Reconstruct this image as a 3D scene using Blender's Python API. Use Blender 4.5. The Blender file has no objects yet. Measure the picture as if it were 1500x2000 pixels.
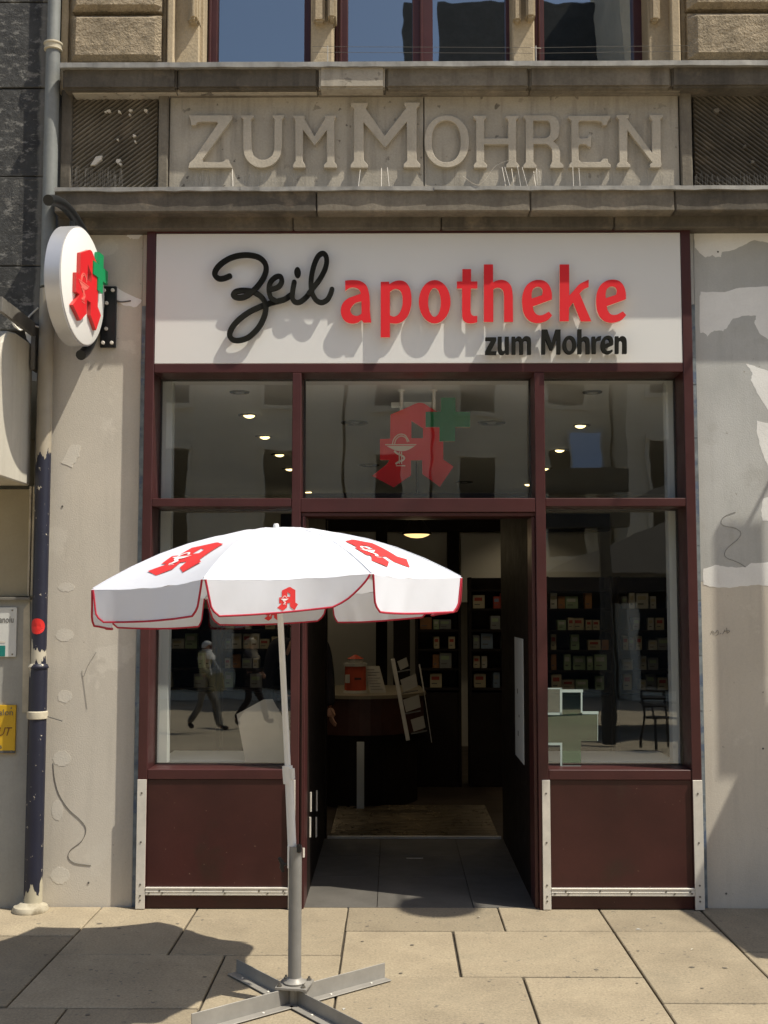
import bpy, bmesh, math, random
from mathutils import Vector, Matrix, noise
from mathutils.geometry import tessellate_polygon
R = math.radians
random.seed(7)
S = bpy.context.scene
COL = S.collection

# ------------------------------------------------------------------ camera
CAM = Vector((0.0, -6.5, 1.68)); TILT = R(4.57); YAW = R(0.46); FPX = 2250.0
cd = bpy.data.cameras.new('camera'); cam = bpy.data.objects.new('camera', cd); COL.objects.link(cam)
cam.location = CAM; cam.rotation_euler = (R(90) + TILT, 0, YAW)
cd.sensor_fit = 'VERTICAL'; cd.sensor_height = 24; cd.lens = 24 * FPX / 2000
cd.clip_start = 0.05; cd.clip_end = 500
S.camera = cam

# ------------------------------------------------------------------ sky, sun, exposure
SUN = Vector((0.54, -0.24, 1.0)).normalized()          # towards the sun
w = bpy.data.worlds.new('World'); S.world = w; w.use_nodes = True
nt = w.node_tree; nt.nodes.clear()
sky = nt.nodes.new('ShaderNodeTexSky'); sky.sky_type = 'NISHITA'; sky.sun_disc = False
sky.sun_elevation = math.asin(SUN.z); sky.sun_rotation = math.atan2(SUN.x, SUN.y)
sky.air_density = 1.0; sky.dust_density = 1.6; sky.ozone_density = 1.0
bg = nt.nodes.new('ShaderNodeBackground'); bg.inputs[1].default_value = 0.124
wo = nt.nodes.new('ShaderNodeOutputWorld')
nt.links.new(sky.outputs[0], bg.inputs[0]); nt.links.new(bg.outputs[0], wo.inputs[0])
sd = bpy.data.lights.new('sun', 'SUN'); sd.energy = 4.35; sd.angle = R(0.53); sd.color = (1.0, 0.93, 0.80)
sun = bpy.data.objects.new('sun', sd); COL.objects.link(sun); sun.location = (6, -6, 12)
sun.rotation_euler = SUN.to_track_quat('Z', 'Y').to_euler()
S.view_settings.view_transform = 'Standard'; S.view_settings.look = 'None'
S.view_settings.gamma = 1.0; S.view_settings.use_curve_mapping = False
S.view_settings.exposure = 0.36
cy = S.cycles
cy.use_denoising = True; cy.max_bounces = 9; cy.diffuse_bounces = 6; cy.glossy_bounces = 4
cy.transmission_bounces = 6; cy.transparent_max_bounces = 16; cy.sample_clamp_indirect = 6.0
cy.caustics_reflective = False; cy.caustics_refractive = False

# ------------------------------------------------------------------ measuring: a pixel of the photo on a plane of the place
FW = Vector((-math.sin(YAW) * math.cos(TILT), math.cos(YAW) * math.cos(TILT), math.sin(TILT)))
RT = Vector((math.cos(YAW), math.sin(YAW), 0)); UP = RT.cross(FW)
def ray(px, py): return FW * FPX + RT * (px - 750) - UP * (py - 1000)
def P(px, py, Y=0.0):
    d = ray(px, py); return CAM + d * ((Y - CAM.y) / d.y)
def G(px, py, Z=0.0):
    d = ray(px, py); return CAM + d * ((Z - CAM.z) / d.z)
def PX(px, py, Y=0.0): return P(px, py, Y).x
def PZ(py, Y=0.0, px=770): return P(px, py, Y).z

# ------------------------------------------------------------------ materials
def new_mat(name):
    m = bpy.data.materials.new(name); m.use_nodes = True
    n = m.node_tree; n.nodes.clear()
    o = n.nodes.new('ShaderNodeOutputMaterial'); b = n.nodes.new('ShaderNodeBsdfPrincipled')
    n.links.new(b.outputs[0], o.inputs[0]); return m, n, b, o
def mixc(n, fac, a, b, mode='MIX'):
    x = n.nodes.new('ShaderNodeMix'); x.data_type = 'RGBA'; x.blend_type = mode
    for sock, v in ((x.inputs[0], fac), (x.inputs[6], a), (x.inputs[7], b)):
        if hasattr(v, 'links'): n.links.new(v, sock)
        elif isinstance(v, (int, float)): sock.default_value = v
        else: sock.default_value = (*v[:3], 1)
    return x.outputs[2]
def math_(n, op, a, b=0.0, clamp=False):
    x = n.nodes.new('ShaderNodeMath'); x.operation = op; x.use_clamp = clamp
    for sock, v in ((x.inputs[0], a), (x.inputs[1], b)):
        if hasattr(v, 'links'): n.links.new(v, sock)
        else: sock.default_value = v
    return x.outputs[0]
def ramp(n, val, lo, hi):
    x = n.nodes.new('ShaderNodeMapRange'); x.clamp = True
    n.links.new(val, x.inputs[0]); x.inputs[1].default_value = lo; x.inputs[2].default_value = hi
    return x.outputs[0]
def wpos(n, scale=(1, 1, 1)):
    g = n.nodes.new('ShaderNodeNewGeometry')
    if scale == (1, 1, 1): return g.outputs['Position']
    m = n.nodes.new('ShaderNodeVectorMath'); m.operation = 'MULTIPLY'
    n.links.new(g.outputs['Position'], m.inputs[0]); m.inputs[1].default_value = scale
    return m.outputs[0]
def noise_(n, vec, scale, detail=4.0, rough=0.55):
    x = n.nodes.new('ShaderNodeTexNoise'); n.links.new(vec, x.inputs['Vector'])
    x.inputs['Scale'].default_value = scale; x.inputs['Detail'].default_value = detail
    x.inputs['Roughness'].default_value = rough
    return x.outputs[0]
def bump_(n, b, h, strength, dist=0.01):
    x = n.nodes.new('ShaderNodeBump'); x.inputs['Strength'].default_value = strength
    x.inputs['Distance'].default_value = dist
    n.links.new(h, x.inputs['Height']); n.links.new(x.outputs[0], b.inputs['Normal'])
def mat(name, col, rough=0.6, var=0.15, scale=6.0, fine=0.08, fscale=120.0, bump=0.15, bscale=90.0, metal=0.0,
        spec=0.4, streak=0.0, streakcol=None, tone=0.0, specks=None, blotch=None, blotch_lo=0.58, blotch_hi=0.7, bdist=0.004):
    m, n, b, o = new_mat(name)
    p = wpos(n)
    dk = tuple(c * (1 - var) for c in col); lt = tuple(min(1, c * (1 + var)) for c in col)
    c = mixc(n, ramp(n, noise_(n, p, scale, 6), 0.32, 0.68), dk, lt)
    if blotch:
        c = mixc(n, ramp(n, noise_(n, p, scale * 0.6 + 1.3, 7, 0.62), blotch_lo, blotch_hi), c, blotch)
    if streak:
        s = noise_(n, wpos(n, (9, 9, 0.9)), 1.6, 6, 0.6)
        sc = streakcol or tuple(x * 0.35 for x in col)
        c = mixc(n, math_(n, 'MULTIPLY', ramp(n, s, 0.5, 0.72), streak), c, sc)
    if specks:
        k = ramp(n, noise_(n, p, specks[1], 3, 0.5), specks[2], specks[2] + 0.03)
        k = math_(n, 'MULTIPLY', k, ramp(n, noise_(n, p, 2.3, 3), 0.38, 0.62))
        c = mixc(n, k, c, specks[0])
    if fine:
        f = ramp(n, noise_(n, p, fscale * 0.45, 5, 0.65), 0.22, 0.78)
        g = n.nodes.new('ShaderNodeCombineColor')
        v = math_(n, 'ADD', math_(n, 'MULTIPLY', f, 2 * fine), 1 - fine)
        for i in range(3): n.links.new(v, g.inputs[i])
        c = mixc(n, 1.0, c, g.outputs[0], 'MULTIPLY')
    if tone:
        oi = n.nodes.new('ShaderNodeObjectInfo')
        v = math_(n, 'ADD', math_(n, 'MULTIPLY', oi.outputs['Random'], 2 * tone), 1 - tone)
        g = n.nodes.new('ShaderNodeCombineColor')
        for i in range(3): n.links.new(v, g.inputs[i])
        c = mixc(n, 1.0, c, g.outputs[0], 'MULTIPLY')
    n.links.new(c, b.inputs['Base Color'])
    b.inputs['Roughness'].default_value = rough; b.inputs['Metallic'].default_value = metal
    b.inputs['Specular IOR Level'].default_value = spec
    rr = math_(n, 'ADD', math_(n, 'MULTIPLY', noise_(n, p, scale * 3, 4), 0.25), rough - 0.12, True)
    n.links.new(rr, b.inputs['Roughness'])
    if bump: bump_(n, b, noise_(n, p, bscale, 5, 0.6), bump, bdist)
    return m
def glass_mat(name, ior=0.1, tint=(0.95, 0.97, 0.96), rough=0.0, wave=0.0):
    m, n, b, o = new_mat(name); n.nodes.remove(b)
    t = n.nodes.new('ShaderNodeBsdfTransparent'); t.inputs[0].default_value = (*tint, 1)
    g = n.nodes.new('ShaderNodeBsdfGlossy'); g.inputs['Roughness'].default_value = rough
    g.inputs[0].default_value = (0.95, 0.98, 0.97, 1)
    if wave:
        bp = n.nodes.new('ShaderNodeBump'); bp.inputs['Strength'].default_value = 1.0; bp.inputs['Distance'].default_value = wave
        n.links.new(noise_(n, wpos(n), 2.6, 2, 0.4), bp.inputs['Height']); n.links.new(bp.outputs[0], g.inputs['Normal'])
    lw = n.nodes.new('ShaderNodeLayerWeight'); lw.inputs[0].default_value = 0.5
    f0 = ior
    f = math_(n, 'ADD', math_(n, 'MULTIPLY', math_(n, 'POWER', lw.outputs['Facing'], 5.0), 1 - f0), f0)
    x = n.nodes.new('ShaderNodeMixShader')
    n.links.new(f, x.inputs[0]); n.links.new(t.outputs[0], x.inputs[1]); n.links.new(g.outputs[0], x.inputs[2])
    n.links.new(x.outputs[0], o.inputs[0]); return m
def emit_mat(name, col, strength):
    m, n, b, o = new_mat(name); n.nodes.remove(b)
    e = n.nodes.new('ShaderNodeEmission'); e.inputs[0].default_value = (*col, 1); e.inputs[1].default_value = strength
    n.links.new(e.outputs[0], o.inputs[0]); return m
def cloth_mat(name, col, trans=0.35):
    m, n, b, o = new_mat(name)
    p = wpos(n)
    b.inputs['Base Color'].default_value = (*col, 1); b.inputs['Roughness'].default_value = 0.9
    b.inputs['Specular IOR Level'].default_value = 0.1
    bump_(n, b, noise_(n, wpos(n, (1, 1, .6)), 7, 3, .5), 0.22, 0.02)
    t = n.nodes.new('ShaderNodeBsdfTranslucent'); t.inputs[0].default_value = (*[c * 0.9 for c in col], 1)
    x = n.nodes.new('ShaderNodeMixShader'); x.inputs[0].default_value = trans
    n.links.new(b.outputs[0], x.inputs[1]); n.links.new(t.outputs[0], x.inputs[2])
    n.links.new(x.outputs[0], o.inputs[0]); return m

M = {}
M['sandstone'] = mat('sandstone', (0.40, 0.325, 0.215), 0.85, 0.14, 3.0, 0.16, 160, 0.5, 60, streak=0.25, streakcol=(0.16, 0.13, 0.09), tone=0.10, bdist=0.006)
M['rusticated'] = mat('rusticated_stone', (0.345, 0.28, 0.19), 0.9, 0.2, 5.0, 0.3, 110, 1.0, 75, streak=0.5, streakcol=(0.11, 0.095, 0.06), tone=0.06, bdist=0.02)
M['frieze'] = mat('frieze_stone', (0.39, 0.355, 0.29), 0.9, 0.16, 2.5, 0.12, 180, 0.5, 80, streak=0.55, streakcol=(0.15, 0.135, 0.11), tone=0.03, specks=((0.12, 0.105, 0.085), 17, 0.645))
M['letter_stone'] = mat('pale_letter_stone', (0.455, 0.41, 0.33), 0.9, 0.12, 4.0, 0.12, 180, 0.5, 80, streak=0.3, streakcol=(0.28, 0.25, 0.20), tone=0.04)
M['cornice'] = mat('weathered_cornice_stone', (0.185, 0.163, 0.127), 0.9, 0.25, 4.0, 0.2, 110, 0.7, 50, streak=0.5, streakcol=(0.08, 0.065, 0.05), tone=0.14, blotch=(0.25, 0.215, 0.165))
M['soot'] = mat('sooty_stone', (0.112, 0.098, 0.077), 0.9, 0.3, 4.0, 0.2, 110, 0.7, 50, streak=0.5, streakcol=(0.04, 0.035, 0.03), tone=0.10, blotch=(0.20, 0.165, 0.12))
M['flashing'] = mat('zinc_flashing', (0.33, 0.32, 0.29), 0.55, 0.25, 7.0, 0.15, 60, 0.15, 50, metal=0.35, streak=0.5)
M['plaster'] = mat('beige_plaster', (0.575, 0.53, 0.45), 0.88, 0.06, 1.6, 0.06, 220, 0.3, 140, streak=0.3, streakcol=(0.42, 0.385, 0.325), specks=((0.30, 0.27, 0.22), 31, 0.71), blotch=(0.63, 0.585, 0.50), blotch_lo=0.6, blotch_hi=0.63)
M['plaster_grey'] = mat('grey_plaster', (0.47, 0.475, 0.455), 0.88, 0.09, 2.2, 0.06, 220, 0.3, 140, streak=0.3, streakcol=(0.33, 0.33, 0.31), specks=((0.30, 0.28, 0.24), 31, 0.71), blotch=(0.44, 0.44, 0.415), blotch_lo=0.55, blotch_hi=0.62)
M['filler'] = mat('white_filler', (0.80, 0.80, 0.77), 0.9, 0.05, 5.0, 0.04, 200, 0.3, 120)
M['filler_tan'] = mat('tan_filler', (0.64, 0.60, 0.52), 0.9, 0.05, 5.0, 0.04, 200, 0.3, 120)
M['bead'] = mat('galvanised_bead', (0.21, 0.245, 0.26), 0.6, 0.3, 14.0, 0.2, 60, 0.2, 60, metal=0.0, blotch=(0.12, 0.16, 0.23), blotch_lo=0.55, blotch_hi=0.62)
M['frame'] = mat('maroon_frame_paint', (0.058, 0.0158, 0.0152), 0.40, 0.18, 3.0, 0.05, 200, 0.04, 160, spec=0.45)
M['kick'] = mat('maroon_kick_panel', (0.048, 0.0142, 0.012), 0.38, 0.25, 2.2, 0.06, 150, 0.05, 120, spec=0.4, blotch=(0.040, 0.018, 0.013), specks=((0.20, 0.13, 0.10), 60, 0.725))
M['alu'] = mat('brushed_aluminium', (0.68, 0.645, 0.57), 0.5, 0.08, 10.0, 0.06, 150, 0.1, 200, metal=0.15)
M['screw'] = mat('steel_screw', (0.20, 0.19, 0.17), 0.4, 0.1, 10.0, 0.05, 150, 0, metal=0.7)
M['sign_white'] = mat('white_sign_face', (0.70, 0.70, 0.675), 0.38, 0.02, 1.2, 0.0, 50, 0.0, spec=0.4)
M['sign_red'] = mat('red_sign_acrylic', (0.68, 0.012, 0.018), 0.5, 0.05, 2.0, 0.0, 50, 0.0, spec=0.45)
M['sign_black'] = mat('black_sign_acrylic', (0.010, 0.010, 0.007), 0.7, 0.05, 2.0, 0.0, 50, 0.0, spec=0.15)
M['sign_edge'] = mat('pale_letter_return', (0.80, 0.66, 0.52), 0.4, 0.03, 2.0, 0.0, 50, 0.0)
M['emblem_edge'] = mat('dark_red_return', (0.52, 0.05, 0.045), 0.4, 0.03, 2.0, 0.0, 50, 0.0)
M['emblem_dim'] = mat('dim_red_acrylic', (0.72, 0.012, 0.016), 0.35, 0.05, 2.0, 0.0, 50, 0.0)
M['red_edge'] = mat('light_red_return', (0.80, 0.16, 0.13), 0.4, 0.03, 2.0, 0.0, 50, 0.0)
M['green'] = mat('green_acrylic', (0.0, 0.27, 0.09), 0.35, 0.04, 2.0, 0.0, 50, 0.0)
M['green_dark'] = mat('dark_green_acrylic', (0.001, 0.16, 0.055), 0.4, 0.04, 2.0, 0.0, 50, 0.0)
M['disc'] = mat('white_disc_face', (0.84, 0.83, 0.79), 0.35, 0.02, 2.0, 0.0, 50, 0.0)
M['disc_rim'] = mat('satin_aluminium_rim', (0.55, 0.55, 0.56), 0.38, 0.05, 4.0, 0.0, 50, 0.03, metal=0.5)
M['black_steel'] = mat('dark_steel', (0.022, 0.024, 0.025), 0.38, 0.15, 5.0, 0.05, 90, 0.05, metal=0.3)
M['pipe_grey'] = mat('grey_pipe_paint', (0.20, 0.21, 0.20), 0.5, 0.18, 5.0, 0.08, 90, 0.1, 40, streak=0.4)
M['cream_paint'] = mat('cream_paint', (0.50, 0.45, 0.34), 0.6, 0.15, 8.0, 0.1, 90, 0.3, 40, blotch=(0.25, 0.21, 0.14))
M['neigh_wall'] = mat('pale_grey_wall', (0.36, 0.355, 0.32), 0.85, 0.08, 2.5, 0.06, 150, 0.25, 90, streak=0.2, streakcol=(0.22, 0.21, 0.18))
M['neigh_tan'] = mat('tan_board', (0.33, 0.29, 0.20), 0.7, 0.1, 3.0, 0.06, 150, 0.1, 90)
M['neigh_box'] = mat('cream_sheet_metal', (0.55, 0.52, 0.44), 0.5, 0.08, 3.0, 0.05, 100, 0.05, 30, streak=0.25, streakcol=(0.33, 0.28, 0.2))
M['steel_beam'] = mat('dirty_steel_beam', (0.17, 0.16, 0.14), 0.6, 0.3, 6.0, 0.1, 100, 0.2, 60, metal=0.3)
M['white_enamel'] = mat('white_enamel', (0.62, 0.63, 0.60), 0.35, 0.05, 3.0, 0.03, 80, 0.0)
M['yellow'] = mat('yellow_sign', (0.62, 0.38, 0.02), 0.45, 0.08, 4.0, 0.04, 80, 0.0)
M['teal'] = mat('teal_print', (0.01, 0.20, 0.17), 0.45, 0.05, 4.0, 0.0, 80, 0.0)
M['brown_ink'] = mat('brown_ink', (0.16, 0.06, 0.02), 0.5, 0.05, 4.0, 0.0, 80, 0.0)
M['sticker'] = mat('red_sticker', (0.66, 0.025, 0.02), 0.5, 0.08, 9.0, 0.05, 80, 0.0)
M['ink'] = mat('pencil_ink', (0.11, 0.105, 0.095), 0.7, 0.1, 9.0, 0.0, 80, 0.0)
M['cable'] = mat('thin_cable', (0.10, 0.095, 0.085), 0.6, 0.1, 9.0, 0.0, 80, 0.0)
M['bright_wire'] = mat('bright_wire', (0.62, 0.58, 0.50), 0.4, 0.1, 9.0, 0.0, 80, 0.0, metal=0.4)
M['slab'] = mat('sandy_paving_slab', (0.30, 0.249, 0.17), 0.9, 0.15, 3.0, 0.34, 190, 0.5, 120, tone=0.15, specks=((0.15, 0.13, 0.10), 26, 0.645), blotch=(0.26, 0.22, 0.152), blotch_lo=0.5, blotch_hi=0.72)
M['gum'] = mat('trodden_gum', (0.15, 0.13, 0.10), 0.8, 0.2, 30.0, 0.0, 80, 0.0)
M['joint'] = mat('dark_joint', (0.055, 0.045, 0.032), 0.95, 0.3, 9.0, 0.2, 120, 0.5, 90)
M['ground'] = mat('street_paving', (0.40, 0.335, 0.235), 0.9, 0.12, 0.6, 0.1, 40, 0.2, 60)
M['tile'] = mat('grey_entrance_tile', (0.115, 0.108, 0.096), 0.5, 0.18, 3.0, 0.1, 120, 0.1, 90, tone=0.06)
M['canvas'] = cloth_mat('white_canvas', (0.80, 0.825, 0.89), 0.28)
M['trim'] = mat('red_binding', (0.42, 0.022, 0.045), 0.8, 0.1, 9.0, 0.0, 80, 0.0)
M['print_red'] = mat('red_print', (0.70, 0.035, 0.035), 0.7, 0.05, 9.0, 0.0, 80, 0.0)
M['print_white'] = mat('white_print', (0.82, 0.80, 0.78), 0.7, 0.03, 9.0, 0.0, 80, 0.0)
M['pole_white'] = mat('white_pole_paint', (0.72, 0.71, 0.68), 0.4, 0.04, 6.0, 0.03, 80, 0.03)
M['pole_grey'] = mat('grey_pole_paint', (0.245, 0.24, 0.225), 0.42, 0.10, 6.0, 0.06, 80, 0.06, metal=0.25)
M['base_grey'] = mat('grey_base_paint', (0.30, 0.285, 0.255), 0.5, 0.12, 7.0, 0.06, 80, 0.1, metal=0.2)
M['knob'] = mat('black_plastic', (0.015, 0.014, 0.013), 0.5, 0.1, 9.0, 0.0, 80, 0.0)
M['ceiling'] = mat('white_ceiling', (0.88, 0.91, 0.90), 0.9, 0.03, 1.0, 0.0, 80, 0.05)
M['room_wall'] = mat('shop_wall', (0.74, 0.72, 0.65), 0.9, 0.06, 1.5, 0.0, 80, 0.05)
M['jamb'] = mat('white_jamb', (0.62, 0.64, 0.61), 0.7, 0.04, 1.5, 0.0, 80, 0.05)
M['dark_wood'] = mat('dark_wood', (0.013, 0.0085, 0.0062), 0.6, 0.25, 4.0, 0.15, 70, 0.1, 60, spec=0.2)
M['counter_wood'] = mat('counter_wood', (0.055, 0.018, 0.012), 0.5, 0.2, 4.0, 0.12, 70, 0.1, 60)
M['shop_floor'] = mat('brown_shop_floor', (0.055, 0.04, 0.028), 0.5, 0.2, 2.0, 0.1, 70, 0.05, 60)
M['mat_metal'] = mat('ribbed_metal_mat', (0.13, 0.11, 0.085), 0.30, 0.3, 8.0, 0.15, 70, 0.05, 60, metal=1.0)
M['paper'] = mat('paper', (0.40, 0.385, 0.34), 0.8, 0.05, 6.0, 0.0, 80, 0.0)
M['tower_red'] = mat('red_card', (0.40, 0.06, 0.025), 0.6, 0.08, 8.0, 0.0, 80, 0.0)
M['lamp_rim'] = mat('lamp_rim', (0.10, 0.10, 0.095), 0.4, 0.1, 8.0, 0.0, 80, 0.0, metal=0.3)
M['lamp_grey'] = mat('lamp_lens', (0.55, 0.55, 0.52), 0.3, 0.05, 8.0, 0.0, 80, 0.0)
M['lamp_lit'] = emit_mat('lit_lamp', (1.0, 0.76, 0.34), 3.2)
M['pendant_lit'] = emit_mat('lit_pendant', (1.0, 0.66, 0.26), 1.3)
M['pane'] = glass_mat('window_glass', 0.13, rough=0.012, wave=0.0007)
M['pane_upper'] = glass_mat('upper_window_glass', 0.32, (0.55, 0.58, 0.58), 0.01, 0.0008)
M['green_film'] = glass_mat('green_film', 0.10, (0.42, 0.62, 0.50))
M['film_pale'] = glass_mat('pale_film', 0.22, (0.55, 0.68, 0.64), 0.25)
M['film_white'] = mat('frosted_edge', (0.40, 0.50, 0.46), 0.6, 0.04, 8.0, 0.0, 80, 0.0)
def mirror():
    m, n, b, o = new_mat('sky_mirroring_pane'); b.inputs['Metallic'].default_value = 1.0; b.inputs['Roughness'].default_value = 0.02; b.inputs['Base Color'].default_value = (0.8, 0.86, 0.86, 1); return m
M['mirror'] = mirror()
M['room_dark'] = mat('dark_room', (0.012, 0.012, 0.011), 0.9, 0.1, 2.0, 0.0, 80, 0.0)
M['stele'] = mat('pale_card', (0.66, 0.60, 0.48), 0.8, 0.05, 6.0, 0.0, 80, 0.0)
M['stele_dim'] = mat('worn_counter_top', (0.20, 0.17, 0.12), 0.4, 0.1, 6.0, 0.0, 80, 0.0)
M['skin'] = mat('skin', (0.42, 0.22, 0.14), 0.55, 0.05, 9.0, 0.0, 80, 0.0)
M['hair'] = mat('dark_hair', (0.02, 0.013, 0.01), 0.6, 0.2, 30.0, 0.0, 80, 0.3, 200)
M['cl_black'] = mat('black_cloth', (0.016, 0.013, 0.016), 0.9, 0.1, 9.0, 0.0, 80, 0.2, 60)
M['cl_olive'] = mat('olive_cloth', (0.36, 0.33, 0.20), 0.9, 0.15, 9.0, 0.0, 80, 0.3, 60)
M['cl_white'] = mat('white_cloth', (0.70, 0.69, 0.66), 0.9, 0.06, 9.0, 0.0, 80, 0.3, 60)
M['opp_tan'] = mat('tan_facade', (0.70, 0.64, 0.52), 0.9, 0.1, 0.8, 0.05, 20, 0.0, streak=0.2)
M['opp_grey'] = mat('grey_facade', (0.20, 0.195, 0.175), 0.9, 0.1, 0.8, 0.05, 20, 0.0, streak=0.2)
M['opp_roof'] = mat('slate_roof', (0.05, 0.052, 0.05), 0.8, 0.2, 2.0, 0.2, 20, 0.0)
M['awning'] = mat('charcoal_awning_cloth', (0.03, 0.028, 0.026), 0.9, 0.12, 3.0, 0.0, 80, 0.1)

# paint that has come away: pipe, cladding
def chipped(name, under, over, thr=0.62, scale=16.0, zcut=None):
    m, n, b, o = new_mat(name); p = wpos(n)
    f = ramp(n, noise_(n, p, scale, 6, 0.7), thr, thr + 0.02)
    c = mixc(n, f, over, under)
    if zcut:
        s = n.nodes.new('ShaderNodeSeparateXYZ'); n.links.new(p, s.inputs[0])
        wob = math_(n, 'MULTIPLY', math_(n, 'SUBTRACT', noise_(n, wpos(n, (1, 1, 0.25)), 22, 4), 0.5), 0.42)
        z = math_(n, 'ADD', s.outputs[2], wob)
        for lo, hi, colr in zcut:
            g = math_(n, 'MULTIPLY', ramp(n, z, lo, lo + 0.004), math_(n, 'SUBTRACT', 1.0, ramp(n, z, hi, hi + 0.004)))
            c = mixc(n, g, c, colr)
    v = noise_(n, p, 7, 5)
    g = n.nodes.new('ShaderNodeCombineColor'); vv = math_(n, 'ADD', math_(n, 'MULTIPLY', v, 0.5), 0.75)
    for i in range(3): n.links.new(vv, g.inputs[i])
    c = mixc(n, 1.0, c, g.outputs[0], 'MULTIPLY')
    n.links.new(c, b.inputs['Base Color']); b.inputs['Roughness'].default_value = 0.48
    bump_(n, b, noise_(n, p, scale * 2, 5), 0.25, 0.003)
    return m
M['pipe_navy'] = chipped('chipped_navy_pipe', (0.55, 0.50, 0.40), (0.012, 0.0135, 0.029), 0.645, 26.0,
                         [(PZ(900), 9.0, (0.33, 0.29, 0.22)), (PZ(1298), PZ(1270), (0.50, 0.46, 0.36)), (-1.0, PZ(1728), (0.46, 0.42, 0.31))])
def cladding():
    m, n, b, o = new_mat('dark_travertine'); p = wpos(n)
    c = mixc(n, ramp(n, noise_(n, p, 5, 8, 0.7), 0.35, 0.7), (0.018, 0.018, 0.017), (0.062, 0.062, 0.058))
    c = mixc(n, ramp(n, noise_(n, wpos(n, (1, 1, 1.8)), 11, 8, 0.75), 0.53, 0.60), c, (0.165, 0.16, 0.145))
    s = n.nodes.new('ShaderNodeSeparateXYZ'); n.links.new(p, s.inputs[0])
    wob = math_(n, 'MULTIPLY', math_(n, 'SUBTRACT', noise_(n, p, 9, 4), 0.5), 0.06)
    d = math_(n, 'ABSOLUTE', math_(n, 'ADD', math_(n, 'SUBTRACT', s.outputs[0], -2.045), wob))
    c = mixc(n, math_(n, 'MULTIPLY', math_(n, 'SUBTRACT', 1.0, ramp(n, d, 0.012, 0.026)), 0.7), c, (0.19, 0.185, 0.165))
    n.links.new(c, b.inputs['Base Color']); b.inputs['Roughness'].default_value = 0.7
    bump_(n, b, noise_(n, p, 11, 8, 0.75), 0.8, 0.02)
    return m
M['cladding'] = cladding()

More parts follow.
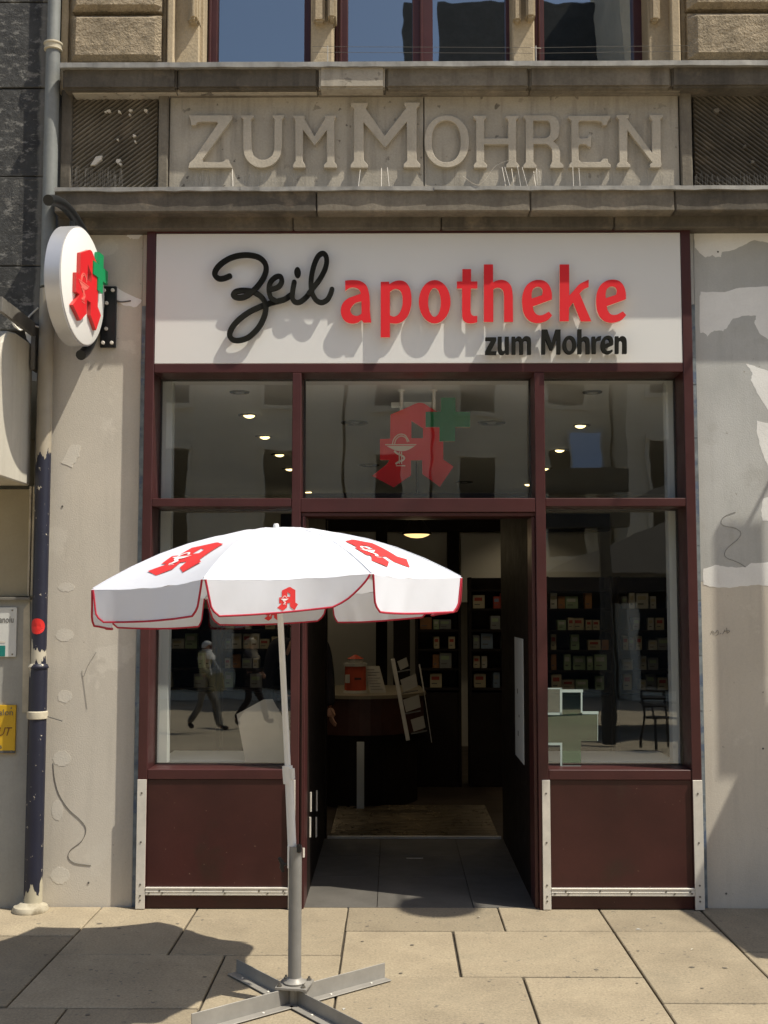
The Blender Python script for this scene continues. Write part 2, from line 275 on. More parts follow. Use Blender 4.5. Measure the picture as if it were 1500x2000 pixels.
# ------------------------------------------------------------------ objects
WL = {}
def props(o, label=None, cat=None, group=None, kind=None):
    if label: o['label'] = label
    if cat: o['category'] = cat
    if group: o['group'] = group
    if kind: o['kind'] = kind
    return o
def thing(name, loc, label, cat, group=None, kind=None):
    o = bpy.data.objects.new(name, None); COL.objects.link(o); o.location = loc; o.empty_display_size = 0.1
    WL[o.name] = Vector(loc); return props(o, label, cat, group, kind)
class MB:
    def __init__(s): s.v = []; s.f = []; s.mi = []
    def add(s, vs, fs, mi=0):
        k = len(s.v); s.v += [Vector(v) for v in vs]; s.f += [tuple(i + k for i in f) for f in fs]; s.mi += [mi] * len(fs); return s
    def box(s, x0, x1, y0, y1, z0, z1, mi=0):
        return s.add([(x, y, z) for z in (z0, z1) for y in (y0, y1) for x in (x0, x1)],
                     [(0, 2, 3, 1), (4, 5, 7, 6), (0, 1, 5, 4), (2, 6, 7, 3), (0, 4, 6, 2), (1, 3, 7, 5)], mi)
    def obox(s, c, ax, ay, az, mi=0):
        c, ax, ay, az = map(Vector, (c, ax, ay, az))
        return s.add([c + ax * i + ay * j + az * k for k in (-1, 1) for j in (-1, 1) for i in (-1, 1)],
                     [(0, 2, 3, 1), (4, 5, 7, 6), (0, 1, 5, 4), (2, 6, 7, 3), (0, 4, 6, 2), (1, 3, 7, 5)], mi)
    def tube(s, pts, rad, n=10, cap=True, mi=0):
        pts = [Vector(p) for p in pts]; rs = rad if isinstance(rad, (list, tuple)) else [rad] * len(pts)
        rings = []; prev = None
        for i, p in enumerate(pts):
            t = (pts[min(i + 1, len(pts) - 1)] - pts[max(i - 1, 0)]).normalized()
            a = prev - t * prev.dot(t) if prev else (Vector((1, 0, 0)) if abs(t.x) < 0.8 else Vector((0, 1, 0)))
            a = (a - t * a.dot(t)).normalized(); prev = a; b = t.cross(a)
            rings.append([p + (a * math.cos(q) + b * math.sin(q)) * rs[i] for q in [2 * math.pi * k / n for k in range(n)]])
        vs = [v for r in rings for v in r]; fs = []
        for i in range(len(pts) - 1):
            for k in range(n): fs.append((i * n + k, i * n + (k + 1) % n, (i + 1) * n + (k + 1) % n, (i + 1) * n + k))
        if cap: fs += [tuple(reversed(range(n))), tuple(range((len(pts) - 1) * n, len(pts) * n))]
        return s.add(vs, fs, mi)
    def lathe(s, c, prof, n=24, ax=(0, 0, 1), mi=0):
        c = Vector(c); z = Vector(ax).normalized(); a = (Vector((1, 0, 0)) if abs(z.x) < 0.8 else Vector((0, 1, 0)))
        a = (a - z * a.dot(z)).normalized(); b = z.cross(a); vs = []; fs = []
        for r, h in prof:
            for k in range(n):
                q = 2 * math.pi * k / n; vs.append(c + z * h + (a * math.cos(q) + b * math.sin(q)) * r)
        for i in range(len(prof) - 1):
            for k in range(n): fs.append((i * n + k, i * n + (k + 1) % n, (i + 1) * n + (k + 1) % n, (i + 1) * n + k))
        fs += [tuple(reversed(range(n))), tuple(range((len(prof) - 1) * n, len(prof) * n))]
        return s.add(vs, fs, mi)
    def solid(s, loops, fr, depth, mi=0, mside=None, back=True):
        """loops of 2-D points -> extruded solid; fr(u, v, d) gives the point, d = depth behind the face"""
        tri = tessellate_polygon([[Vector((u, v, 0)) for u, v in l] for l in loops])
        flat = [p for l in loops for p in l]; n = len(flat)
        vs = [fr(u, v, 0) for u, v in flat] + [fr(u, v, depth) for u, v in flat]
        s.add(vs, [tuple(t) for t in tri], mi)
        k = len(s.v) - 2 * n
        if back: s.f += [tuple(k + n + i for i in reversed(t)) for t in tri]; s.mi += [mi] * len(tri)
        o = 0
        for l in loops:
            for i in range(len(l)):
                a, b = k + o + i, k + o + (i + 1) % len(l)
                s.f.append((a, b, b + n, a + n)); s.mi.append(mi if mside is None else mside)
            o += len(l)
        return s
    def build(s, name, mats, parent=None, bevel=0.0, smooth=False, label=None, cat=None, group=None, kind=None, segs=1, origin=None):
        mats = mats if isinstance(mats, list) else [mats]
        lo = Vector((min(v.x for v in s.v), min(v.y for v in s.v), min(v.z for v in s.v)))
        hi = Vector((max(v.x for v in s.v), max(v.y for v in s.v), max(v.z for v in s.v)))
        c = Vector(origin) if origin else ((lo + hi) / 2 if parent else Vector(((lo.x + hi.x) / 2, (lo.y + hi.y) / 2, lo.z)))
        me = bpy.data.meshes.new(name); me.from_pydata([v - c for v in s.v], [], s.f)
        for m in mats: me.materials.append(m)
        me.polygons.foreach_set('material_index', s.mi)
        bm = bmesh.new(); bm.from_mesh(me)
        bmesh.ops.recalc_face_normals(bm, faces=bm.faces)
        if bevel:
            es = [e for e in bm.edges if len(e.link_faces) == 2 and e.calc_face_angle(0) > 0.5]
            bmesh.ops.bevel(bm, geom=es, offset=bevel, segments=segs, affect='EDGES', clamp_overlap=True)
        bm.to_mesh(me); bm.free()
        if smooth: me.polygons.foreach_set('use_smooth', [True] * len(me.polygons)); 
        if smooth: me.set_sharp_from_angle(angle=R(40))
        o = bpy.data.objects.new(name, me); COL.objects.link(o)
        if parent: o.parent = parent; o.location = c - WL[parent.name]
        else: o.location = c
        WL[o.name] = c
        return props(o, label, cat, group, kind)
def copy_at(o, pos, parent):
    c = o.copy(); COL.objects.link(c); c.parent = parent; c.location = Vector(pos) - (WL[parent.name] if parent else Vector())
    WL[c.name] = Vector(pos); return c
def box(name, x0, x1, y0, y1, z0, z1, m, parent=None, bevel=0.004, **k):
    return MB().box(x0, x1, y0, y1, z0, z1).build(name, m, parent, bevel, **k)

def crv(pts, sub=5):
    """closed outline: points (x, y) are smooth, (x, y, 1) are corners"""
    out = []; n = len(pts)
    for i in range(n):
        p0, p1, p2, p3 = pts[i - 1], pts[i], pts[(i + 1) % n], pts[(i + 2) % n]
        c1, c2 = len(p1) > 2, len(p2) > 2
        a, b = Vector(p1[:2]), Vector(p2[:2]); out.append((a.x, a.y))
        if c1 and c2: continue
        L = (b - a).length
        def tan(pp, pc, pn):
            t = Vector(pn[:2]) - Vector(pp[:2]); return t.normalized() * L if t.length else t
        t1 = (b - a) if c1 else tan(p0, p1, p2); t2 = (b - a) if c2 else tan(p1, p2, p3)
        for k in range(1, sub):
            t = k / sub; t_2, t_3 = t * t, t * t * t
            q = a * (2 * t_3 - 3 * t_2 + 1) + t1 * (t_3 - 2 * t_2 + t) + b * (-2 * t_3 + 3 * t_2) + t2 * (t_3 - t_2)
            out.append((q.x, q.y))
    return out
def ell(cx, cy, rx, ry, n=28, pw=1.0):
    def sp(v): return math.copysign(abs(v) ** pw, v)
    return [(cx + rx * sp(math.cos(2 * math.pi * k / n)), cy + ry * sp(math.sin(2 * math.pi * k / n))) for k in range(n)]
def opencrv(pts, sub=6):
    p = [pts[0]] + list(pts) + [pts[-1]]; out = []
    for i in range(1, len(p) - 2):
        a, b = Vector(p[i]), Vector(p[i + 1]); t1 = (b - Vector(p[i - 1])) * 0.5; t2 = (Vector(p[i + 2]) - a) * 0.5
        for k in range(sub):
            t = k / sub; t_2, t_3 = t * t, t * t * t
            out.append(a * (2 * t_3 - 3 * t_2 + 1) + t1 * (t_3 - 2 * t_2 + t) + b * (-2 * t_3 + 3 * t_2) + t2 * (t_3 - t_2))
    out.append(Vector(p[-1])); return out
def stroke_loop(pts, w, sub=6, smooth=True):
    """outline of a thick pen stroke through 2-D points"""
    c = opencrv([Vector((*q, 0)) for q in pts], sub) if smooth else [Vector((*q, 0)) for q in pts]
    L, Rr = [], []
    for i, p in enumerate(c):
        t = (c[min(i + 1, len(c) - 1)] - c[max(i - 1, 0)]).normalized(); nn = Vector((-t.y, t.x, 0)) * w / 2
        L.append((p + nn)); Rr.append((p - nn))
    return c, L, Rr
def ribbon(mb, pts, w, fr, depth, d0=0.0, d1=0.0, sub=6, round_=True, mi=0, smooth=True):
    """pen stroke with round ends as a solid; its depth ramps from d0 to d1 so that crossings never share a plane"""
    c, L, Rr = stroke_loop(pts, w, sub, smooth); n = len(c)
    if round_:
        for end in (0, -1):
            t = (c[0] - c[1]) if end == 0 else (c[-1] - c[-2]); t.normalize()
            ex = [(c[end] + t * w / 2 * q, math.sqrt(max(0, 1 - q * q))) for q in ((0.5, 0.8, 0.97) if True else ())]
            nn = (L[end] - Rr[end]) / 2
            if end == 0:
                for p, k in ex: L.insert(0, p + nn * k); Rr.insert(0, p - nn * k)
            else:
                for p, k in ex: L.append(p + nn * k); Rr.append(p - nn * k)
    n = len(L); vs = []; fs = []
    for i in range(n):
        d = d0 + (d1 - d0) * i / (n - 1)
        vs += [fr(L[i].x, L[i].y, d), fr(Rr[i].x, Rr[i].y, d), fr(L[i].x, L[i].y, d + depth), fr(Rr[i].x, Rr[i].y, d + depth)]
    for i in range(n - 1):
        a = 4 * i; b = a + 4
        fs += [(a, a + 1, b + 1, b), (a + 2, b + 2, b + 3, a + 3), (a, b, b + 2, a + 2), (a + 1, a + 3, b + 3, b + 1)]
    fs += [(0, 2, 3, 1), (4 * n - 4, 4 * n - 3, 4 * n - 1, 4 * n - 2)]
    mb.add(vs, fs, mi)
def wall_fr(zx, zy, sc, Y):
    """zoom coordinates of the photo (origin zx, zy, scale sc) -> points on the facade plane Y; depth goes into the wall"""
    def f(u, v, d):
        p = P(zx + u / sc, zy + v / sc, Y); p.y += d; return p
    return f
def text(s, size, loc, m, parent, depth=0.001, align='LEFT', name='lettering', shear=0.0, ux=(1, 0, 0), uz=(0, 0, 1), sx=1.0):
    cu = bpy.data.curves.new('t', 'FONT'); cu.body = s; cu.size = size; cu.align_x = align; cu.extrude = depth; cu.shear = shear; cu.resolution_u = 3
    o = bpy.data.objects.new('t', cu); COL.objects.link(o); bpy.context.view_layer.update()
    me = bpy.data.meshes.new_from_object(o.evaluated_get(bpy.context.evaluated_depsgraph_get()))
    bpy.data.objects.remove(o); bpy.data.curves.remove(cu)
    X, Z = Vector(ux), Vector(uz); N = X.cross(Z)
    mb = MB(); mb.add([Vector(loc) + X * v.co.x * sx + Z * v.co.y - N * v.co.z for v in me.vertices], [tuple(p.vertices) for p in me.polygons])
    bpy.data.meshes.remove(me)
    return mb.build(name, m, parent)
# ================================================================== the setting: pavement, street
GR = MB(); GR.add([(-150, -150, -0.03), (150, -150, -0.03), (150, 60, -0.03), (-150, 60, -0.03)], [(0, 1, 2, 3)])
GR.build('street_ground', M['ground'], kind='structure')
pav = MB().box(-5.2, 5.2, -4.6, 0.10, -0.05, -0.012).build('pavement', M['joint'], kind='structure')
def gx(px, py): return G(px, py).x
def gy(py): return G(770, py).y
cA, cB, cC, cD, cE, cF, cG, cH, cI = [gx(*q) for q in ((100, 1875), (350, 1830), (408, 1930), (669, 1850), (981, 1799), (892, 1862), (1245, 1888), (1037, 1952), (1436, 1845))]
r0 = 0.06; yA, yB, y1, y2, y3, y4 = gy(1798), gy(1829), gy(1818), gy(1866), gy(1907), gy(1970)
yR, yS = gy(1957), gy(1857)
sl = [(cA, cB, y2, r0), (cB, cD, yA, r0), (cB, cD, y2, yA), (cA - .62, cA, yB, r0), (cA - .62, cA, y4 + .02, yB), (cA - 1.3, cA - .62, yB, r0), (cA - 1.3, cA - .62, y4 + .02, yB),
      (cA, cC, y4, y2), (cC, cD, -2.15, y2), (cD, cE, y1, r0), (cD, cF, y3, y1), (cE, cG, y1, r0), (cF, cG, y3, y1),
      (cD, cH, -1.95, y3), (cH, cG, -1.95, y3), (cG, cI, y1, r0), (cG, cI, yR, y1), (cI, cI + .8, yS, r0), (cI, cI + .8, yR - .35, yS), (cG, cI, -2.2, yR),
      (cI + .8, cI + 1.5, yS + .1, r0), (cI + .8, cI + 1.5, yR - .2, yS + .1), (cA - .75, gx(118, 1985), -2.15, y4), (gx(118, 1985), cC, -2.15, y4)]
x = -4.4
for x0, x1, y0, ya in [(cA - 1.3, cA - .62, -2.15, y4 + .02), (cA - .62 - .68, cA - .75, -2.3, -2.16)][:0]: pass
for row in range(4):
    y0, ya = -2.9 - row * .5 + .0, -2.4 - row * .5
    xx = -4.6 + (row % 2) * .37
    while xx < 4.4:
        wd = random.choice((.55, .62, .83)); sl.append((xx, xx + wd, y0, ya)); xx += wd
for xx in (-4.6, -3.95, -3.3): sl.append((xx, xx + .65, -1.1, r0)); sl.append((xx, xx + .65, -2.3, -1.1))
for xx in (cI + 1.5, cI + 2.2): sl.append((xx, xx + .7, -1.0, r0)); sl.append((xx, xx + .7, -2.35, -1.0))
J = 0.0046
for i, (x0, x1, y0, ya) in enumerate(sl):
    if x1 - x0 < .05 or ya - y0 < .02: continue
    dz = random.uniform(-0.0012, 0.0012)
    b = MB(); e = [random.uniform(-.0022, .0022) for _ in range(4)]
    b.box(x0 + J + e[0], x1 - J + e[1], y0 + 1.5 * J + e[2], min(ya - 1.5 * J + e[3], 0.058), -0.045, dz)
    b.build('paving_slab', M['slab'], pav, 0.004)

# trodden gum and grit on the slabs
rg = random.Random(3)
for k in range(28):
    gx_, gy_, r_ = rg.uniform(-2.3, 2.3), rg.uniform(-1.75, -.05), rg.uniform(.005, .015); n_ = 8
    MB().add([(gx_ + math.cos(q) * r_ * j, gy_ + math.sin(q) * r_ * j * .9, .0022) for q, j in [(2 * math.pi * i / n_, rg.uniform(.75, 1.15)) for i in range(n_)]], [tuple(range(n_))]).build('gum_spot', M['gum'], pav)
# ================================================================== the stone building
bld = thing('stone_building', (0, 0.3, 0), 'old sandstone building with carved frieze reading ZUM MOHREN above the shop', 'building')
XL0, XL1 = PX(276, 1110), PX(294, 1110)
XR1, XR0 = PX(1362, 1110), PX(1343, 1110)
m1a, m1b = PX(569.5, 1000), PX(587, 1000)
m2a, m2b = PX(1047.5, 1100), PX(1067, 1100)
zTOP, zS1, zS0, zR2 = PZ(446), PZ(455), PZ(708.5), PZ(727)
zT1, zT0, zD0 = PZ(973), PZ(989), PZ(1000)
zK1, zK0 = PZ(1503.5), PZ(1523)
YP = 0.063                                              # face of the plaster piers
XB0, XB1 = XL0 - 0.034, XR1 + 0.034                     # corner beads
XE = PX(112, 300, YP)                                   # left end of the building
ZP = PZ(449, YP)
box('plaster_pier', PX(88, 1300, YP), XB0 - .001, YP, 0.7, -0.02, ZP, M['plaster'], bld, .003)
ZM = PZ(1136, YP)
box('plaster_pier', XB1 + .001, 5.9, YP, 0.7, -0.02, ZM, M['plaster'], bld, 0)
box('plaster_pier', XB1 + .001, 5.9, YP - .0006, 0.7, ZM + .0005, ZP, M['plaster_grey'], bld, 0)
xp = PX(1492, 1300, YP)
ZB = PZ(597, YP)
def bead(x0, x1):
    b = MB(); n = 22
    for k in range(n):
        z0, z1 = ZB * k / n, ZB * (k + 1) / n
        j = random.uniform(-.002, .002)
        b.box(x0 + j, x1 - 0.001, YP - 0.004 + random.uniform(-.002, .001), YP + .08, z0 + .0005, z1 - .0005)
    b.build('corner_bead', M['bead'], bld)
bead(XB0, XL0); bead(XR1, XB1)
box('pier_top', XB0, XL0 - .001, YP, .3, ZB + .002, ZP, M['plaster'], bld, .002); box('pier_top', XR1 + .001, XB1, YP, .3, ZB + .002, ZP, M['plaster_grey'], bld, .002)
# plaster filler, a couple of millimetres proud of the wall
def rough(poly, amp=2.2, sub=4):
    out = []
    for i in range(len(poly)):
        a, b = Vector(poly[i]), Vector(poly[(i + 1) % len(poly)])
        for k in range(sub):
            q = a.lerp(b, k / sub)
            q += Vector((random.uniform(-amp, amp), random.uniform(-amp, amp)))
            out.append((q.x, q.y))
    return out
def patch(poly, zx, zy, sc, m, thick=.0012, amp=4):
    cut = 1e9
    def clip(pl, keep):
        out = []
        for i in range(len(pl)):
            a, b = pl[i - 1], pl[i]; ia, ib = keep(a[0]), keep(b[0])
            if ia != ib: t = (cut - a[0]) / (b[0] - a[0]); out.append((cut, a[1] + (b[1] - a[1]) * t))
            if ib: out.append(b)
        return out
    poly = rough(poly, amp)
    for pl, Yq in ((clip(poly, lambda x: x < cut), YP), (clip(poly, lambda x: x >= cut), YP - .112)):
        if len(pl) > 2: MB().solid([pl], wall_fr(zx, zy, sc, Yq - thick), thick + .001).build('plaster_patch', m, bld)
for pl in ([(64, 75), (760, 60), (760, 190), (660, 182), (570, 165), (480, 205), (410, 245), (300, 265), (290, 305), (240, 305), (220, 288), (165, 310), (110, 275), (75, 225)],
           [(114, 645), (120, 595), (320, 598), (450, 560), (620, 550), (760, 556), (760, 1030), (681, 990), (610, 940), (570, 850), (583, 795), (500, 792), (385, 820), (350, 880), (310, 920), (235, 915), (200, 940), (180, 970), (150, 935), (115, 935)],
           [(500, 1195), (560, 1210), (681, 1250), (760, 1270), (760, 1750), (681, 1580), (590, 1430), (540, 1330), (550, 1270)],
           [(590, 1670), (681, 1690), (760, 1690), (760, 2130), (681, 2040), (640, 1950), (610, 1860), (588, 1750)]):
    patch(pl, 1340, 430, 4.256, M['filler'])
for pl in ([(640, 400), (760, 370), (760, 585), (640, 582), (620, 500)],
           [(141, 985), (245, 950), (330, 968), (400, 970), (490, 970), (540, 935), (640, 932), (760, 928), (760, 1130), (600, 1118), (480, 1128), (360, 1140), (250, 1142), (143, 1115)]):
    patch(pl, 1340, 880, 4.256, M['filler'])
for cx_, cy_, rx_, ry_ in ((350, 390, 50, 34), (352, 722, 40, 36), (335, 1060, 50, 44), (310, 1340, 32, 58), (325, 1695, 52, 48), (360, 130, 45, 26)):
    patch(ell(cx_, cy_, rx_, ry_, 10), 0, 1100, 2.778, M['filler_tan'], .0009, 3)
patch(ell(262, 459, 15, 8, 9), 0, 0, 1, M['filler'], .002, 1.5)
patch([(118, 905), (138, 868), (158, 870), (154, 890), (140, 912)], 0, 0, 1, M['filler_tan'], .0016, 1.5)
patch([(203, 560), (228, 562), (262, 580), (276, 584), (276, 592), (262, 600), (240, 596), (228, 585)], 0, 0, 1, M['filler'], .0016, 1.2)
# thin cables and pencil lines on the plaster
def wire(pts, rad, m, name='wall_cable', off=.002, parent=None):
    w3 = opencrv([P(a, b, YP) - Vector((0, off, 0)) for a, b in pts], 5)
    MB().tube(w3, rad, 5).build(name, m, parent or bld)
wire([(104, 1490), (107, 1522), (116, 1552), (134, 1580), (158, 1602), (168, 1620), (160, 1642), (138, 1660), (134, 1675), (148, 1686), (178, 1690)], .0014, M['cable'])
wire([(188, 1274), (172, 1300), (163, 1322), (160, 1310), (165, 1345), (170, 1385)], .0008, M['ink'], 'pencil_line')
wire([(1437, 1000), (1416, 1008), (1408, 1019), (1414, 1027), (1436, 1032), (1447, 1041), (1440, 1054), (1421, 1070), (1415, 1082), (1420, 1090), (1440, 1098), (1456, 1107)], .0009, M['ink'], 'pencil_line')
for pts in ([(1387, 1240), (1391, 1232), (1396, 1237), (1401, 1231), (1403, 1238), (1398, 1241)], [(1406, 1238), (1408, 1237)], [(1411, 1239), (1416, 1230)], [(1419, 1226), (1420, 1237)], [(1415, 1233), (1425, 1232), (1421, 1237)]):
    wire(pts, .0011, M['ink'], 'pencil_mark')
wire([(228, 589), (240, 590), (256, 588)], .004, M['cable'], 'cable_stub', .006)
for q in ((1402, 492), (122, 989), (1490, 1462), (173, 1724), (1418, 1745)):
    p = P(*q, YP); MB().lathe((p.x, YP - .003, p.z), [(.006, 0), (.005, .003)], 8, (0, 1, 0)).build('wall_plug', M['ink'], bld)

# ---- lower cornice (ledge over the shop), upper cornice, frieze
YF = 0.0; YLO = -0.14; YUP = -0.105
def stones(name, xs, y0, y1, Yf, m, Yb=0.3, bev=.007, jit=.004):
    for a, b in zip(xs, xs[1:]):
        pa, pb = PX(a, (y0 + y1) / 2, Yf), PX(b, (y0 + y1) / 2, Yf)
        mm = m if not isinstance(m, list) else random.choice(m)
        box(name, pa + .0025, pb - .0025, Yf + random.uniform(0, jit), Yb, PZ(y1, Yf), PZ(y0, Yf), mm, bld, bev)
stones('cornice_stone', [105, 618, 1036, 1319, 2420], 371, 413, YLO, [M['cornice'], M['soot']])
stones('cornice_moulding', [112, 572, 862, 1200, 2420], 418, 446, -0.045, [M['soot'], M['soot'], M['cornice']])
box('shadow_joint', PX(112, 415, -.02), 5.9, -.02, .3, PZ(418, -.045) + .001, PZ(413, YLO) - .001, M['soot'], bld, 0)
def strip(name, xs, y0, y1, Yf, Yb, m, amp=.003):
    b = MB()
    for a, c in zip(xs, xs[1:]):
        n = max(2, int((c - a) / 26)); x_0, x_1 = PX(a, y0, Yf), PX(c, y0, Yf); vs = []; fs = []
        for k in range(n + 1):
            xx = x_0 + (x_1 - x_0) * k / n; j = random.uniform(-amp, amp); j2 = random.uniform(-amp, amp)
            vs += [(xx, Yf + j2, PZ(y0, Yf) + .002), (xx, Yf + j2, PZ(y1, Yf) + j), (xx, Yb, PZ(y0, Yf) + .02), (xx, Yb, PZ(y1, Yf) + .006)]
        for k in range(n):
            q = 4 * k; fs += [(q, q + 1, q + 5, q + 4), (q, q + 4, q + 6, q + 2), (q + 1, q + 3, q + 7, q + 5)]
        b.add(vs, fs)
    b.build(name, m, bld)
strip('zinc_flashing', [106, 470, 848, 1330, 2420], 364.5, 371.5, YLO - .018, .28, M['flashing'])
YW = 0.03
strip('zinc_flashing', [117, 330, 700, 1000, 1322, 2420], 120.5, 129.5, YUP - .03, .24, M['flashing'], .002)
bx = [121, 345.5, 621.5, 753, 1033.5, 1311.5, 2420]
for k, (a, b_) in enumerate(zip(bx, bx[1:])):
    m = [M['soot'], M['soot'], M['frieze'], M['cornice'], M['cornice'], M['soot']][k]
    Yk = YUP - (.012 if k == 2 else 0)
    box('cornice_stone', PX(a, 150, Yk) + .0025, PX(b_, 150, Yk) - .0025, Yk, .3, PZ(171.5, Yk), PZ(129.5, YUP) + .004, m, bld, .012, segs=2)
stones('cornice_moulding', [140, 345, 620, 752, 1034, 1330], 171, 180, -.06, [M['cornice'], M['frieze']], bev=.003)
stones('cornice_moulding', [330, 621, 1034, 1330], 180, 186, -.025, [M['cornice'], M['frieze']], bev=.003)
fz0, fz1 = PZ(369, YF), PZ(185, YF)
xj = PX(828, 275, YF)
box('frieze_panel', PX(331, 275, YF), xj - .003, YF, .3, fz0, fz1, M['frieze'], bld, .003)
box('frieze_panel', xj + .003, PX(1326, 275, YF), YF, .3, fz0, fz1, M['frieze'], bld, .003)
MB().lathe((xj, -.012, PZ(187, YF)), [(.022, -.008), (.026, 0), (.020, .01)], 10).build('iron_cramp', M['soot'], bld)
box('frieze_border', PX(309, 275, -.02), PX(328, 275, -.02), -.02, .3, fz0, PZ(180, -.02), M['cornice'], bld, .006)
box('frieze_border', PX(1330, 275, -.02), PX(1352, 275, -.02), -.02, .3, fz0, PZ(180, -.02), M['cornice'], bld, .006)
box('frieze_border', PX(118, 275, -.01), PX(139, 275, -.01), -.01, .3, fz0, PZ(172, -.01), M['soot'], bld, .006)
def carved(xa, xb, ya, yb, sgn):
    Y = 0.035; x0, x1 = PX(xa, 275, Y), PX(xb, 275, Y); z0, z1 = PZ(yb, Y), PZ(ya, Y)
    b = MB(); b.box(x0, x1, Y, .3, z0, z1)
    pitch = .036; h = .018; k = -60
    while k < 90:
        # lines with slope sgn * 0.78 : z = z0 + sgn*s*(x - x0) + c
        s = 0.78 * sgn; c = k * .0285
        def zc(xx): return z0 + s * (xx - x0) + c
        xa_, xb_ = x0, x1
        if abs(s) > 0:
            xs = sorted(((z0 - z0 - c) / s + x0, (z1 - z0 - c) / s + x0)); xa_, xb_ = max(x0, xs[0]), min(x1, xs[1])
        if xb_ - xa_ > .02:
            d = Vector((1, 0, s)).normalized(); nn = Vector((-d.z, 0, d.x)) * .0098
            n = max(1, int((xb_ - xa_) / .06)); vs = []; fs = []
            for i in range(n + 1):
                xx = xa_ + (xb_ - xa_) * i / n; p = Vector((xx, Y, zc(xx))); hh = h * random.uniform(.7, 1.1)
                vs += [p - nn, p - nn * .35 - Vector((0, hh, 0)), p + nn * .35 - Vector((0, hh, 0)), p + nn]
            for i in range(n):
                q = 4 * i; fs += [(q + j, q + j + 1, q + j + 5, q + j + 4) for j in range(3)]
            fs += [(0, 1, 2, 3), tuple(4 * n + j for j in (3, 2, 1, 0))]
            b.add(vs, fs)
        k += 1
    return b.build('carved_panel', M['soot'] if sgn < 0 else M['cornice'], bld)
carved(140, 307, 192, 366, 1)
carved(1356, 1640, 190, 366, -1)
box('frieze_border', PX(1642, 275, -.01), 5.9, -.01, .3, fz0, PZ(172, -.01), M['soot'], bld, .006)
for u, v, r_ in ((425, 432, 13), (412, 436, 8), (466, 436, 9), (508, 430, 11), (505, 446, 7), (570, 432, 11), (462, 628, 15), (470, 640, 8), (524, 528, 9), (528, 552, 7), (460, 544, 7)):
    MB().solid([rough(ell(u, v, r_ * .62, r_ * .5, 8), 2.5, 1)], wall_fr(0, 0, 2, .004), .03).build('plaster_repair', M['filler_tan'], bld)
MB().solid([rough([(352, 645), (375, 610), (398, 606), (395, 622), (370, 645)], 3, 2)], wall_fr(0, 0, 2, .004), .03).build('plaster_repair', M['filler_tan'], bld)
for u, v, r_ in ((1300, 430, 15), (1410, 570, 8), (1440, 632, 10), (1365, 540, 6)):
    MB().solid([rough(ell(u, v, r_ * .7, r_ * .6, 8), 2.5, 1)], wall_fr(750, 0, 2, .004), .03).build('plaster_repair', M['cornice'], bld)
# ---- relief letters
def relief(loops, zx, zy):
    f = wall_fr(zx, zy, 5, YF - .026)
    MB().solid(loops, f, .03).build('relief_letter', M['letter_stone'], bld, .002)
c = 1
R1, R2, R3, R4 = (360, 190), (660, 190), (900, 190), (1080, 190)
relief([crv([(45, 177, c), (470, 177, c), (465, 210, c), (176, 606, c), (186, 630, c), (340, 635, c), (385, 625), (405, 605, c), (435, 608, c), (445, 640, c), (465, 672, c), (462, 686, c), (40, 686, c), (50, 640, c), (95, 600, c), (330, 255, c), (320, 239, c), (170, 236, c), (125, 246), (110, 270, c), (70, 272, c), (60, 215, c)])], *R1)
relief([crv([(555, 177, c), (680, 177, c), (675, 195, c), (652, 215, c), (655, 500, c), (682, 572), (740, 607), (800, 605), (858, 567), (880, 500, c), (882, 215, c), (865, 195, c), (862, 177, c), (975, 175, c), (972, 195, c), (953, 215, c), (952, 480, c), (930, 580), (870, 650), (790, 683), (710, 680), (640, 640), (590, 570), (577, 490, c), (577, 215, c), (555, 195, c)])], *R1)
relief([crv([(1065, 177, c), (1180, 177, c), (1172, 205, c), (1270, 380, c), (1375, 205, c), (1370, 177, c), (1482, 177, c), (1480, 195, c), (1465, 215, c), (1465, 630, c), (1490, 660, c), (1488, 687, c), (1362, 687, c), (1362, 660, c), (1392, 630, c), (1390, 320, c), (1272, 470, c), (1160, 315, c), (1155, 620, c), (1180, 660, c), (1180, 687, c), (1060, 687, c), (1060, 660, c), (1085, 620, c), (1082, 215, c), (1065, 195, c)])], *R1)
relief([crv([(125, 52, c), (292, 52, c), (290, 75, c), (268, 105, c), (458, 374, c), (665, 105, c), (648, 75, c), (648, 48, c), (800, 48, c), (798, 75, c), (770, 102, c), (768, 612, c), (805, 655, c), (803, 685, c), (640, 685, c), (640, 655, c), (675, 620, c), (672, 238, c), (460, 492, c), (250, 242, c), (252, 612, c), (292, 660, c), (290, 688, c), (122, 688, c), (122, 660, c), (155, 620, c), (158, 110, c), (125, 78, c)])], *R2)
relief([ell(1063, 430, 218, 254, 40, .93), list(reversed(ell(1058, 430, 142, 204, 36, .85)))], *R2)
relief([crv([(120, 177, c), (252, 180, c), (248, 200, c), (228, 222, c), (228, 400, c), (462, 400, c), (465, 222, c), (442, 200, c), (442, 178, c), (568, 178, c), (562, 200, c), (540, 222, c), (540, 630, c), (570, 662, c), (570, 686, c), (442, 686, c), (442, 662, c), (465, 630, c), (465, 460, c), (228, 460, c), (228, 630, c), (258, 662, c), (256, 687, c), (125, 687, c), (125, 662, c), (150, 630, c), (150, 222, c), (122, 198, c)])], *R3)
relief([crv([(610, 177, c), (870, 177, c), (930, 200), (958, 250), (962, 320), (945, 390), (902, 430, c), (945, 470), (968, 530), (970, 630, c), (1002, 662, c), (1002, 686, c), (875, 686, c), (875, 662, c), (893, 630, c), (893, 530), (880, 490), (850, 462), (828, 455, c), (710, 455, c), (710, 630, c), (740, 662, c), (738, 687, c), (612, 687, c), (612, 662, c), (637, 630, c), (635, 222, c), (610, 195, c)]),
        crv([(708, 228, c), (708, 400, c), (825, 400, c), (855, 385), (874, 355), (877, 300), (872, 252), (848, 228, c)])], *R3)
